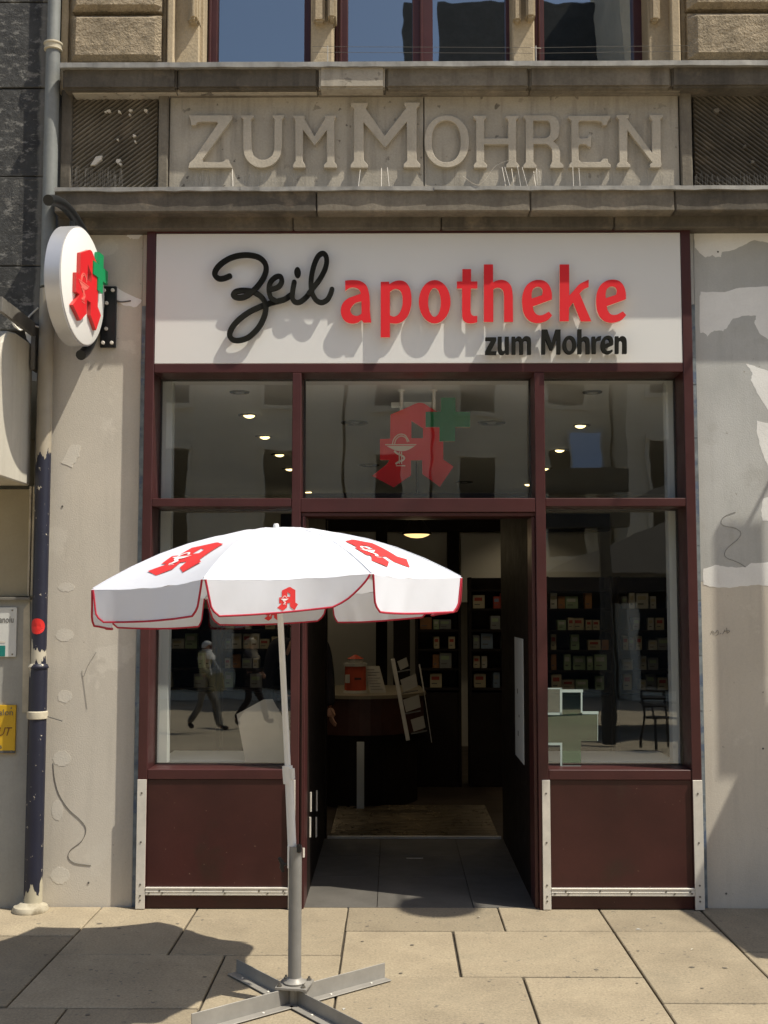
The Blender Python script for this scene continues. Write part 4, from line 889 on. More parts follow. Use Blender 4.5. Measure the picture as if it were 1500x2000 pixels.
MB().solid([[(46, 1190), (58, 1175), (60, 1390), (43, 1392)]], wall_fr(0, 0, 1, .013), .01).build('peeling_strip', M['cream_paint'], nb)
box('dark_recess', PX(66, 900, .1), PX(108, 900, .1), .25, .5, -.02, PZ(600, .1, 80), M['room_dark'], nb, 0)
for q in ((72, 840), (73, 815), (70, 805)):
    p = P(*q, .0); MB().lathe((p.x, .05, p.z), [(.006, 0), (.005, .01)], 7, (0, 1, 0)).build('wall_bolt', M['alu'], nb)
# canopy box over the neighbour's entrance: its end faces us
cb = thing('canopy_box', (-3, 0, PZ(955, 0, 30)), 'cream sheet metal canopy box with rounded top at the left edge, above the tan board', 'canopy')
xe = PX(56, 850, -.02); zb_, zt_ = PZ(948, 0, 50), PZ(672, 0, 55)
prof = [(.02, zb_), (-.55, zb_ + .0), (-.55, zt_ - .24), (-.50, zt_ - .10), (-.40, zt_ - .02), (-.27, zt_), (.02, zt_)]
MB().solid([[(y, z) for y, z in prof]], lambda u, v, d: Vector((xe - d, u, v)), 1.6).build('canopy_shell', M['neigh_box'], cb, .008)
box('steel_beam', xe + .008, xe + .030, -.60, .03, zt_ + .035, zt_ + .115, M['steel_beam'], cb, .002)
box('steel_beam', xe - 1.6, xe + .007, -.60, -.575, zt_ + .035, zt_ + .10, M['steel_beam'], cb, .002)
box('steel_post', xe + .012, xe + .036, -.06, .04, zt_ - .16, zt_ + .034, M['steel_beam'], cb, .002)
box('steel_post', xe + .035, xe + .075, -.01, .03, zb_ - .05, zt_ + .034, M['steel_beam'], cb, .002)
MB().add([P(45, 628, -.03), P(56, 632, -.03), P(66, 640, -.03), P(64, 674, -.03), P(58, 670, -.03), P(52, 662, -.03)], [(0, 1, 2, 3, 4, 5)]).build('loose_sheet', M['alu'], cb)
cb2 = MB()
cb2.tube(opencrv([P(24, 628, -.08), P(28, 636, -.08), P(34, 640, -.08), P(44, 640, -.06), P(52, 626, -.03), P(60, 615, -.02), P(75, 601, -.02)], 4), .006, 6)
cb2.tube(opencrv([P(28, 634, -.09), P(40, 645, -.08), P(60, 636, -.05), P(80, 640, -.03)], 4), .005, 6); cb2.build('cable', M['bright_wire'], cb)
# plaques on the neighbour's wall
def plaque(name, x0, x1, y0, y1, m, label):
    Y = .006
    t = thing(name, (PX(x0, y1, Y), Y, PZ(y1, Y, 20)), label, 'plaque')
    box('plate', PX(x0, (y0 + y1) / 2, Y), PX(x1, (y0 + y1) / 2, Y), Y, .0195, PZ(y1, Y, 20), PZ(y0, Y, 20), m, t, .0015)
    for a, b_ in ((x1 - 8, y0 + 6), (x1 - 8, y1 - 5)):
        p = P(a, b_, Y); MB().lathe((p.x, Y - .003, p.z), [(.004, 0), (.005, .003)], 8, (0, 1, 0)).build('screw', M['screw'], t)
    return t
t = plaque('name_plaque', -62, 32, 1186, 1283, M['white_enamel'], 'white enamel name plaque with teal field on the pale wall at the left edge')
p = P(27, 1216, .005); text('banoiu', .052, (p.x, .005, p.z), M['ink'], t, .0006, 'RIGHT', sx=.72)
box('teal_field', PX(-40, 1272, .005), PX(10, 1272, .005), .0045, .0058, PZ(1282, .005, 20), PZ(1261, .005, 20), M['teal'], t, 0)
box('grey_line', PX(-40, 1253, .005), PX(10, 1253, .005), .0045, .0058, PZ(1255.5, .005, 20), PZ(1252, .005, 20), M['alu'], t, 0)
t = plaque('yellow_sign', -66, 30, 1377, 1472, M['yellow'], 'yellow metal sign with dark lettering on the pale wall, left of the navy pipe')
p = P(26, 1397, .005); text('alon', .048, (p.x, .005, p.z), M['ink'], t, .0006, 'RIGHT')
p = P(19, 1437, .005); text('UT', .068, (p.x, .005, p.z), M['brown_ink'], t, .0006, 'RIGHT', shear=.35, sx=.8)
p = P(4, 1462, .005); text('6', .03, (p.x, .005, p.z), M['ink'], t, .0006, 'RIGHT')
box('dark_edge', PX(-66, 1470, .004), PX(29, 1470, .004), .0035, .0058, PZ(1471.5, .004, 20), PZ(1466, .004, 20), M['ink'], t, 0)

# ================================================================== parasol
base = G(575, 1962); BX, BY = base.x, base.y
pr = thing('parasol', (BX, BY, 0), 'white parasol with red A emblems and red hem on a grey cross foot', 'parasol')
CX, CY, RR, HH = -.508, BY + .045, .822, .25
ROT = R(9); ZR0 = 1.75
def rimz(dx, dy): return ZR0 + .041 * dx - .036 * dy
def rib_pt(k, r):
    a = R(22.5 + 45 * k) + ROT; dx, dy = math.cos(a) * RR * r, math.sin(a) * RR * r
    return Vector((CX + dx, CY + dy, rimz(dx, dy) + HH * (1 - r * r)))
def gore(k, u, r):
    """u in -1..1 across panel k, r 0..1 from the crown to the rim"""
    a, b_ = rib_pt(k - 1, r), rib_pt(k, r); p = a.lerp(b_, (u + 1) / 2)
    kk = (1 - u * u) * r * r; p.z -= .010 * kk; p.x += (CX - p.x) * .075 * kk; p.y += (CY - p.y) * .075 * kk
    p.z += .010 * math.exp(-((r - .19) / .08) ** 2) - .012 * math.exp(-(r / .09) ** 2)
    return p
def gore_n(k, u, r):
    e = .01; du = gore(k, min(1, u + e), r) - gore(k, max(-1, u - e), r); dr = gore(k, u, min(1, r + e)) - gore(k, u, max(.02, r - e))
    n = du.cross(dr).normalized(); return n if n.z > 0 else -n
for k in range(8):
    vs = []; fs = []; NR, NU = 12, 8
    for j in range(NR + 1):
        r = .03 + .97 * j / NR
        for i in range(NU + 1):
            u = -1 + 2 * i / NU; p = gore(k, u, r); p.z += .0035 * math.sin(5 * u + k * 2 + 6 * r) * r * (1 - r) * 2 + .004 * math.sin(11 * u + k) * max(0, r - .75) * 4 * (1 - u * u); vs.append(p)
    for j in range(NR):
        for i in range(NU):
            q = j * (NU + 1) + i; fs.append((q, q + 1, q + NU + 2, q + NU + 1))
    MB().add(vs, fs).build('canopy_panel', M['canvas'], pr, smooth=True)
for k in range(8):
    MB().tube([rib_pt(k, r) + Vector((0, 0, .0005)) for r in (.05, .2, .35, .5, .65, .8, .92, .99)], .0032, 5).build('seam', M['canvas'], pr, smooth=True)
# valance flaps hang from the rim; red binding down the sides and along the hem
VH = .134
def fpos(k, q, t):
    c0, c1 = gore(k, -1, 1), gore(k, 1, 1); out = (c0 + c1) / 2 - Vector((CX, CY, 0)); out.z = 0; out.normalize()
    drop = 1.0 + .05 * math.sin(k * 2.1)
    return gore(k, -1 + 2 * q, 1) + out * (.003 * t + .005 * t * math.sin(q * 9 + k * 1.7) + .0035 * t * math.sin(q * 23 + k * 2.3 + 2 * t) + .002 * math.sin(q * 41 + 3 * t + k) * t) - Vector((0, 0, VH * t * drop))
def flap(k, skew=(0.0, 0.0), drop=1.0):
    c0, c1 = gore(k, -1, 1), gore(k, 1, 1); out = (c0 + c1) / 2 - Vector((CX, CY, 0)); out.z = 0; out.normalize()
    N1, N2 = 22, 8; g = []
    for j in range(N2 + 1):
        t = j / N2; row = []
        il = .012 + .040 * t + skew[0] * t ** 1.5; ir = .012 + .040 * t + skew[1] * t ** 1.5
        rc = .035 * max(0, (t - .72) / .28) ** 2
        for i in range(N1 + 1):
            s = i / N1; q = (il + rc) + (1 - il - ir - 2 * rc) * s
            p = gore(k, -1 + 2 * q, 1)
            side = max(0, 1 - min(s / (skew[0] * 2 + .01), (1 - s) / (skew[1] * 2 + .01), 1)) if max(skew) > 0 else 0
            lift = 1 - (.16 * s if k == 6 else 0)
            p += out * (.003 * t + .005 * t * math.sin(q * 9 + k * 1.7) + .0035 * t * math.sin(q * 23 + k * 2.3 + 2 * t) + .002 * math.sin(q * 41 + 3 * t + k) * t) - Vector((0, 0, VH * t * drop * lift))
            row.append(p)
        g.append(row)
    vs = [p for r_ in g for p in r_]; fs = [(j * (N1 + 1) + i, j * (N1 + 1) + i + 1, (j + 1) * (N1 + 1) + i + 1, (j + 1) * (N1 + 1) + i) for j in range(N2) for i in range(N1)]
    o = MB().add(vs, fs).build('valance_flap', M['canvas'], pr, smooth=True)
    edge = [g[j][0] for j in range(N2 + 1)] + g[N2][1:-1] + [g[j][N1] for j in range(N2, -1, -1)]
    MB().tube(edge, .0042, 6).build('binding', M['trim'], o, smooth=True)
    return o, out
flaps = []
SK = {6: (0.0, .13), 5: (.0, .02), 7: (.0, .0), 4: (0, 0), 2: (.01, .02)}
for k in range(8): flaps.append(flap(k, SK.get(k, (0, 0)), 1.0 + .05 * math.sin(k * 2.1)))
# emblems printed on the cloth, following its curve
def subdiv(loops, n=3):
    bm = bmesh.new(); flat = [p for l in loops for p in l]
    tri = tessellate_polygon([[Vector((u, v, 0)) for u, v in l] for l in loops])
    bv = [bm.verts.new((u, v, 0)) for u, v in flat]
    for t_ in tri:
        try: bm.faces.new([bv[i] for i in t_])
        except ValueError: pass
    for _ in range(n):
        es = [e for e in bm.edges if e.calc_length() > 60]
        if es: bmesh.ops.subdivide_edges(bm, edges=es, cuts=1)
    bmesh.ops.triangulate(bm, faces=bm.faces)
    bm.verts.index_update(); r_ = [(v.co.x, v.co.y) for v in bm.verts], [[v.index for v in f.verts] for f in bm.faces]; bm.free(); return r_
def canopy_print(k, r0, r1, name='emblem', u0=0.0):
    hw = RR * .3827 * 2
    def mp(x_, y_, off):
        r = r0 + (r1 - r0) * (y_ - 212) / 955; wid = hw * r / 2
        s = (r1 - r0) * RR / 955 * 1.0
        u = u0 + (x_ - 670) * s / wid
        u = max(-.98, min(.98, u)); return gore(k, u, r) + gore_n(k, u, r) * off
    vs, fs = subdiv(EM_A); o = MB().add([mp(x_, y_, .0035) for x_, y_ in vs], fs).build(name, M['print_red'], pr)
    b = MB()
    for l in CH_LOOPS:
        v2, f2 = subdiv([l], 2); b.add([mp(x_, y_, .0062) for x_, y_ in v2], f2)
    for i, (pts, wd) in enumerate(CH_STROKES):
        ribbon(b, [cz(*q) for q in pts], wd / 16.67 * 5.769 * 1.5, lambda x_, y_, d: mp(x_, y_, .0062 + .0003 * i + d), .0004, 0, 0, 3, False)
    b.build('chalice', M['print_white'], o)
for k in (5, 7, 1, 3): canopy_print(k, .54, .90)
def flap_print(k, s0, inside=False):
    o, out = flaps[k]; c0, c1 = gore(k, -1, 1), gore(k, 1, 1); U = (c1 - c0).normalized(); 
    sgn = 1
    if inside: U = -U
    Lk = (c1 - c0).length; hgt = .088; sg_ = -1 if inside else 1
    def bend(u, v, d):
        q = s0 + sg_ * (u - 670) / 955 * hgt / Lk; t = (.028 + (v - 212) / 955 * hgt) / VH
        return fpos(k, q, t) + out * sg_ * (.0022 - d)
    vs, fs = subdiv(EM_A); MB().add([bend(u, v, 0) for u, v in vs], fs).build('emblem', M['print_red'], o)
    b = MB(); chalice(b, bend, -.0014, .0003); b.build('chalice', M['print_white'], o)
flap_print(6, .50); flap_print(2, .47, True)
# hub, ribs, poles
ct = gore(0, 0, .03); ct = Vector((CX - .006, CY, ct.z))
MB().lathe(ct + Vector((0, 0, -.01)), [(.045, 0), (.04, .008), (.016, .014), (.013, .03), (.013, .045), (.009, .052)], 14).build('finial', M['pole_white'], pr, smooth=True)
pj = P(562.5, 1500, BY); pk = P(573, 1652, BY)
MB().tube([pk + Vector((0, 0, -.12)), P(564.5, 1512, BY)], .0185, 14).build('lower_pole', M['pole_white'], pr, smooth=True)
MB().tube([P(563.5, 1530, BY), P(561, 1496, BY)], .0225, 14).build('pole_joint', M['pole_white'], pr, smooth=True)
MB().tube([P(566, 1520, BY) + Vector((.012, -.012, 0)), P(564, 1500, BY) + Vector((.014, -.012, 0))], .012, 8).build('tilt_button', M['pole_white'], pr, smooth=True)
MB().tube([pj + Vector((0, 0, -.01)), ct + Vector((0, 0, .0))], .0132, 14).build('upper_pole', M['pole_white'], pr, smooth=True)
ax_ = (ct - pj).normalized(); runner = pj.lerp(ct, .80)
MB().tube([runner - ax_ * .03, runner + ax_ * .03], .024, 14).build('runner', M['pole_white'], pr, smooth=True)
for k in range(8):
    pts = [rib_pt(k, r) - Vector((0, 0, .010)) for r in (.04, .25, .5, .75, .985)]
    rb = MB().tube(pts, .0045, 6).build('rib', M['pole_white'], pr, smooth=True)
    MB().tube([runner + Vector((math.cos(R(22.5 + 45 * k) + ROT), math.sin(R(22.5 + 45 * k) + ROT), 0)) * .02, rib_pt(k, .5) - Vector((0, 0, .014))], .004, 6).build('strut', M['pole_white'], rb, smooth=True)
zt = PZ(1652, BY, 575); zpl = .088
MB().lathe((BX, BY, zpl), [(.028, 0), (.028, zt - zpl), (.0205, zt - zpl), (.0205, zt - zpl - .05)], 24).build('foot_tube', M['pole_grey'], pr, smooth=True)
MB().box(BX - .032, BX - .024, BY - .02, BY + .006, zt - .09, zt + .004).build('slot_strip', M['pole_white'], pr, .001)
MB().lathe((BX + .017, BY - .02, zt - .025), [(.006, 0), (.011, .004), (.011, .034), (.006, .036)], 10).build('locking_cam', M['knob'], pr)
zk = PZ(1687, BY, 560)
kb = MB().tube([(BX - .028, BY - .008, zk), (BX - .052, BY - .016, zk + .002)], .006, 8)
kb.tube([(BX - .050, BY - .016, zk - .030), (BX - .056, BY - .018, zk - .012), (BX - .052, BY - .017, zk), (BX - .056, BY - .018, zk + .012), (BX - .068, BY - .018, zk + .030)], [.006, .009, .011, .010, .007], 8)
kb.build('clamp_knob', M['knob'], pr, smooth=True)
MB().lathe((BX, BY, zpl), [(.045, 0.0), (.047, .006), (.036, .014), (.030, .024)], 22).build('weld_collar', M['base_grey'], pr, smooth=True)
plt_ = MB().obox((BX, BY, zpl - .006), (.066, -.012, 0), (.012, .066, 0), (0, 0, .005)).build('base_plate', M['base_grey'], pr, .001)
for a, b_ in ((-1, -1), (-1, 1), (1, -1), (1, 1)):
    c_ = Vector((BX, BY, zpl)) + Vector((.050 * a + .009 * b_, .05 * b_ - .009 * a, 0))
    MB().lathe(c_ - Vector((0, 0, .001)), [(.010, 0), (.010, .007), (.006, .008), (.005, .016)], 6).build('bolt', M['screw'], plt_)
MB().lathe((BX, BY, .004), [(.030, 0), (.030, .068), (.02, .07)], 12).build('foot_hub', M['base_grey'], pr)
def ang(px, py):
    q = G(px, py) - Vector((BX, BY, 0)); q.z = 0; return q
dR = ang(752, 1913).normalized(); dL = ang(460, 1901).normalized()
def leg(d, side, z1, L):
    nrm = Vector((-d.y, d.x, 0)) * side; b = MB(); th = .004; s0 = .030
    a, e = Vector((BX, BY, 0)) + d * s0, Vector((BX, BY, 0)) + d * L
    b.obox((a + e) / 2 + Vector((0, 0, (z1 + .006) / 2)), d * (L - s0) / 2, nrm * th / 2, (0, 0, (z1 - .006) / 2))
    b.obox((a + e) / 2 + nrm * (.045 / 2 + th / 2 + .0002) + Vector((0, 0, .008)), d * (L - s0) / 2, nrm * .045 / 2, (0, 0, .0022))
    o = b.build('foot_leg', M['base_grey'], pr, .0012)
    for s in (.35, .8):
        MB().lathe(Vector((BX, BY, .0095)) + d * (L * s) + nrm * .025, [(.006, 0), (.006, .003), (.003, .005)], 8).build('rivet', M['alu'], o)
leg(dR, -1, .074, .50); leg(-dR, 1, .074, .50)
leg(dL, 1, .066, .50); leg(-dL, -1, .066, .50)
# ================================================================== inside the shop
def struct(name, x0, x1, y0, y1, z0, z1, m): return box(name, x0, x1, y0, y1, z0, z1, m, None, 0, kind='structure')
RX0, RX1, RY1, RZ = -2.9, 3.3, 7.4, 3.0
struct('shop_floor', RX0, RX1, .70, RY1, -.10, -.006, M['shop_floor'])
struct('shop_ceiling', RX0, RX1, .24, RY1, RZ, RZ + .12, M['ceiling'])
struct('shop_wall', RX0, RX1, RY1, RY1 + .1, -.1, RZ, M['room_wall'])
struct('shop_wall', RX0 - .1, RX0, .71, RY1, -.1, RZ, M['room_wall'])
struct('shop_wall', RX1, RX1 + .1, .71, RY1, -.1, RZ, M['room_wall'])
VX0, VX1, VY = m1b + .03, PX(1041, 1300, .03), 1.95
fl = MB().box(VX0 - .02, VX1 + .02, .062, VY, -.09, -.012).build('entrance_floor', M['joint'], kind='structure')
tx = [VX0 - .02, PX(736, 1760), PX(926, 1757), VX1 + .02]; ty = [.062, .78, 1.38, VY - .02]
for x0, x1 in zip(tx, tx[1:]):
    for y0, ya in zip(ty, ty[1:]): box('floor_tile', x0 + .0018, x1 - .0018, y0 + .0018, ya - .0018, -.04, random.uniform(-.0006, .0006), M['tile'], fl, .001)
p = P(810, 1677, .0); g_ = G(810, 1677)
box('floor_strip', g_.x - .055, g_.x + .055, g_.y - .008, g_.y + .008, .0012, .004, M['alu'], fl, 0)
vm = thing('entrance_mat', (.16, 2.6, 0), 'ribbed metal entrance mat inside the open doorway', 'door mat')
box('mat_tray', VX0 + .03, VX1 - .02, VY + .02, 3.28, -.004, .002, M['dark_wood'], vm, 0)
b = MB(); yy = VY + .05
while yy < 3.26: b.tube([(VX0 + .035, yy, -.004), (VX1 - .025, yy, -.004)], .022, 10); yy += .062
b.build('mat_rib', M['mat_metal'], vm, kind='stuff', smooth=True)
box('mat_edge', VX0 + .02, VX1 - .01, VY, VY + .03, -.004, .013, M['alu'], vm, .001)
# the doorway lining
dl = thing('doorway_lining', (.16, 1, 0), 'dark brown lining of the open doorway with door rails and pale notice strip', 'doorway')
box('side_panel', VX0 - .03, VX0 - .001, D + .021, VY - .01, 0, 2.30, M['dark_wood'], dl, .002)
box('side_panel', VX1 + .001, VX1 + .03, D + .021, VY - .01, 0, 2.30, M['dark_wood'], dl, .002)
box('inner_post', VX0 - .001, PX(638, 1500, VY), VY - .009, VY + .06, 0, 2.30, M['dark_wood'], dl, .003)
box('inner_post', PX(987, 1500, VY), VX1 + .03, VY - .009, VY + .06, 0, 2.30, M['dark_wood'], dl, .003)
box('head_panel', VX0 - .03, VX1 + .03, D + .01, VY + .06, 2.301, 2.33, M['dark_wood'], dl, .002)
box('notice_strip', VX1 - .004, VX1 - .0005, .50, .98, .72, 1.47, M['jamb'], dl, .001)
for yk, zk_, s_ in ((.80, 1.12, .03), (.72, .98, .015), (.78, .86, .03)): box('notice_mark', VX1 - .0055, VX1 - .0041, yk, yk + .03, zk_, zk_ + s_, M['ink'], dl, 0)
for px, y0, y1 in ((605, 1547, 1585), (617, 1544, 1584), (604, 1596, 1635), (616, 1596, 1635)):
    yk = (VX0 / ((px - 768) / 2250)) - 6.5; yk = max(.26, yk)
    MB().tube([(VX0 + .012, yk, P(px, y1, yk).z), (VX0 + .012, yk, P(px, y0, yk).z)], .006, 6).build('door_rail', M['alu'], dl)
p = P(597, 1650, .2); MB().tube([(p.x, .018, p.z - .03), (p.x, .018, p.z + .02)], .009, 8).build('door_hinge', M['alu'], sf)
# pale linings behind the glass
jl = thing('window_lining', (0, .27, .76), 'pale vertical linings behind the edges of the shop windows', 'lining')
box('lining_board', PX(307, 1300, .25), PX(329, 1300, .25), .25, .33, .76, RZ - .001, M['jamb'], jl, .002)
box('lining_board', PX(1309, 1200, .25), PX(1324, 1200, .25), .25, .33, .76, RZ - .001, M['jamb'], jl, .002)
for x0, x1 in ((PX(307, 1300, .25), m1a), (m2b, PX(1324, 1200, .25))):
    wl = thing('window_ledge', ((x0 + x1) / 2, .5, 0), 'pale display ledge inside the %s shop window' % ('left' if x0 < 0 else 'right'), 'ledge')
    box('ledge_top', x0, x1, .34, .80, .735, .765, M['jamb'], wl, .003); box('ledge_front', x0, x1, .76, .79, 0, .734, M['dark_wood'], wl, 0)
td = thing('reflection_card', (-.78, .55, .766), 'beige card standing in for a pale reflection in the left shop window', 'stand-in card')  # pale reflection in the glass, modelled as a standing card
c0 = [P(462, 1395, .27), P(515, 1366, .285), P(556, 1440, .31), P(556, 1490, .31), P(480, 1490, .27)]
MB().add([*c0, *[q + Vector((.05, .02, 0)) for q in c0]], [(0, 1, 2, 3, 4), (9, 8, 7, 6, 5)] + [(i, (i + 1) % 5, (i + 1) % 5 + 5, i + 5) for i in range(5)]).build('card_front', M['stele'], td)
MB().add([P(515, 1366, .35), P(545, 1385, .4), P(558, 1470, .42), P(556, 1440, .38)], [(0, 1, 2, 3)]).build('card_back', M['stele'], td)
# ---- ceiling lamps
def downlight(px, py, d, lit, label):
    q = G(px, py, RZ); t = thing('ceiling_lamp', (q.x, q.y, RZ), label, 'ceiling lamp', 'lit ceiling spots' if lit else 'unlit round ceiling lamps')
    MB().lathe((q.x, q.y, RZ - .001), [(d / 2, 0), (d / 2 - .003, -.007), (d / 2 - .018, -.010), (d / 2 - .022, -.002), (d / 2 - .026, -.0005)], 22).build('lamp_rim', M['lamp_rim'], t, smooth=True)
    if lit:
        MB().lathe((q.x + (.015 if q.x < 0 else -.015), q.y - .01, RZ - .004), [(d / 2 - .022, 0), (d / 2 - .03, -.012), (.02, -.02)], 16).build('lamp_lens', M['lamp_lit'], t, smooth=True)
        l = bpy.data.lights.new('spot', 'SPOT'); l.energy = 7.0; l.spot_size = R(115); l.spot_blend = .6; l.color = (1, .82, .56); l.shadow_soft_size = .04
        o = bpy.data.objects.new('lamp_light', l); COL.objects.link(o); o.parent = t; o.location = (0, 0, -.06)
    else:
        MB().lathe((q.x, q.y, RZ - .003), [(.035, 0), (.03, -.006)], 12).build('lamp_lens', M['lamp_grey'], t, smooth=True)
for px, py, d, lb in ((468, 765, .125, 'unlit round ceiling lamp behind the left upper pane'), (1157, 765, .125, 'unlit round ceiling lamp behind the right upper pane'), (693, 825, .205, 'unlit round ceiling lamp left of the hanging red emblem'),
                      (960, 825, .205, 'unlit round ceiling lamp right of the green cross'), (721, 908, .20, 'flat unlit ceiling lamp left of the chalice emblem'), (907, 941, .19, 'flat unlit ceiling lamp right below the red emblem')):
    downlight(px, py, d, False, lb)
for px, py, lb in ((483, 810, 'lit ceiling spot nearest the glass in the left row'), (514, 852, 'second lit ceiling spot from the glass in the left row'), (543, 887, 'third lit ceiling spot from the glass in the left row'), (563, 915, 'lit ceiling spot beside the left mullion'), (600, 960, 'last lit ceiling spot of the left row, behind the middle pane'),
                   (1137, 830, 'lit ceiling spot nearest the glass in the right row'), (1096, 878, 'second lit ceiling spot from the glass in the right row'), (1066, 914, 'third lit ceiling spot in the right row, beside the mullion'), (1034, 945, 'fourth lit ceiling spot of the right row, behind the middle pane'), (1010, 970, 'last lit ceiling spot of the right row, low behind the middle pane')):
    downlight(px, py, .13, True, lb)
pq = P(814, 1041, 3.0)
pt = thing('pendant_lamp', (pq.x, 3.0, pq.z), 'pendant lamp with glowing disc seen through the top of the open doorway', 'pendant lamp')
MB().lathe((pq.x, 3.0, pq.z), [(.125, -.012), (.115, .015), (.05, .11), (.018, .14)], 24).build('lamp_shade', M['dark_wood'], pt, smooth=True)
MB().lathe((pq.x, 3.0, pq.z - .004), [(.113, -.004), (.09, -.020), (.05, -.034), (.01, -.038)], 24).build('lamp_glow', M['pendant_lit'], pt, smooth=True)
MB().tube([(pq.x, 3.0, pq.z + .13), (pq.x, 3.0, RZ)], .006, 6).build('cord', M['knob'], pt)
l = bpy.data.lights.new('pendant', 'POINT'); l.energy = 0.9; l.color = (1, .78, .45); l.shadow_soft_size = .1
o = bpy.data.objects.new('lamp_light', l); COL.objects.link(o); o.parent = pt; o.location = (0, 0, -.12)
# ---- hanging emblem behind the middle upper pane
YH = .50
he = thing('hanging_emblem', (P(815, 850, YH).x, YH, PZ(760, YH)), 'red A with chalice and green cross hanging from white posts behind the middle pane', 'hanging sign')
hf = lambda u, v, d: P(690 + u / 5.769, 750 + v / 5.769, YH) + Vector((0, d, 0))
MB().solid(EM_A, hf, .03, 0, 1).build('emblem', [M['emblem_dim'], M['sign_edge']], he)
MB().solid(EM_X, lambda u, v, d: hf(u, v, d - .022), .05, 0, 1).build('cross', [M['green_dark'], M['sign_edge']], he)
b = MB(); chalice(b, lambda u, v, d: hf(u, v, d), -.003, .0028); b.build('chalice', M['sign_edge'], he)
for px in (784, 847.5):
    p0, p1 = P(px, 812, YH + .04), P(px, 762, YH + .04)
    MB().tube([p0, (p1.x, p1.y, RZ - .012)], .0115, 10).lathe((p1.x, p1.y, RZ - .013), [(.018, 0), (.024, .008), (.026, .012)], 12).build('hanger_post', M['pole_white'], he, smooth=True)
box('hanger_bar', P(764, 790, YH + .05).x, P(850, 790, YH + .05).x, YH + .052, YH + .07, PZ(797, YH + .06), PZ(786, YH + .06), M['jamb'], he, .001)
# ---- counter with its display pieces
ct_ = thing('shop_counter', (-.25, 3.2, 0), 'dark curved wooden counter with pale top edge inside the doorway', 'counter')
cc = Vector((-.28, 3.75, 0)); prof = []
for k in range(17):
    a = R(195 + k * 150 / 16); prof.append((cc.x + .56 * math.cos(a), cc.y + .62 * math.sin(a)))
prof += [(cc.x + .5, cc.y + .6), (cc.x - .55, cc.y + .6)]
MB().solid([prof], lambda u, v, d: Vector((u, v, .895 - d)), .30).build('counter_body', M['counter_wood'], ct_)
MB().solid([[(cc.x + (u - cc.x) * .9, cc.y + (v - cc.y) * .9) for u, v in prof]], lambda u, v, d: Vector((u, v, .594 - d)), .598).build('counter_base', M['dark_wood'], ct_)
MB().solid([[(cc.x + (u - cc.x) * 1.04, cc.y + (v - cc.y) * 1.04) for u, v in prof]], lambda u, v, d: Vector((u, v, .925 - d)), .029).build('counter_top', M['stele_dim'], ct_)
box('counter_leg', -.30, -.24, 3.08, 3.10, -.004, .55, M['jamb'], ct_, 0)
Yk = 3.42
tw = thing('display_tower', (P(694, 1357, Yk).x, Yk, .926), 'small red card tower with white balcony and red roof standing on the counter', 'display')
tc = Vector((P(694, 1357, Yk).x, Yk, .926)); sc = 9.95 / 2250
def oct_(r0, r1, z0, z1): return MB().lathe(tc, [(r0 * sc, z0 * sc), (r1 * sc, z1 * sc)], 8)
oct_(24, 22, 0, 5).build('tower_foot', M['paper'], tw); oct_(21, 20, 5.2, 51).build('tower_wall', M['tower_red'], tw)
oct_(23, 23, 51.2, 57).build('balcony', M['paper'], tw); oct_(15, 15, 57.2, 65).build('lantern', M['paper'], tw); oct_(17, 2, 65.2, 73).build('tower_roof', M['tower_red'], tw)
box('tower_label', tc.x - 19 * sc, tc.x - 10 * sc, tc.y - .098, tc.y - .092, .926 + 20 * sc, .926 + 36 * sc, M['paper'], tw, 0)
box('tower_mark', tc.x - 1 * sc, tc.x + 12 * sc, tc.y - .096, tc.y - .0925, .926 + 26 * sc, .926 + 30 * sc, M['counter_wood'], tw, 0)
nt_ = thing('notice_sheet', (P(735, 1357, Yk).x, Yk, .926), 'white printed notice leaning on the counter beside the red tower', 'notice')
q4 = [P(712, 1301, Yk + .03), P(741, 1301, Yk + .03), P(756, 1358, Yk - .02), P(724, 1359, Yk - .02)]
MB().add(q4 + [v + Vector((0, .006, 0)) for v in q4], [(0, 1, 2, 3), (7, 6, 5, 4), (0, 4, 5, 1), (1, 5, 6, 2), (2, 6, 7, 3), (3, 7, 4, 0)]).build('sheet', M['paper'], nt_)
b = MB()
for k in range(8):
    t0 = .12 + k * .095; a, e = q4[0].lerp(q4[3], t0), q4[1].lerp(q4[2], t0); e = a.lerp(e, random.uniform(.6, .9)); a = a.lerp(e, .12)
    b.tube([a - Vector((0, .002, 0)), e - Vector((0, .002, 0))], .0016, 4)
b.build('print_line', M['lamp_rim'], nt_)
ls = thing('leaflet_stand', (P(785, 1445, 2.9).x, 2.9, .6), 'slanted grey leaflet rack with pale leaflets hanging beside the counter', 'leaflet rack')
Yl = 2.95
a, e = P(767, 1287, Yl), P(797, 1446, Yl)
MB().obox((a + e) / 2, (e - a) / 2, (.016, .0, .003), (0, .012, 0)).build('rack_post', M['alu'], ls, .002)
a2, e2 = P(819, 1297, Yl + .1), P(828, 1350, Yl + .1); MB().tube([a2, e2], .006, 6).tube([P(828, 1350, Yl + .1), P(843, 1450, Yl + .1)], .003, 5).build('rack_rod', M['alu'], ls)
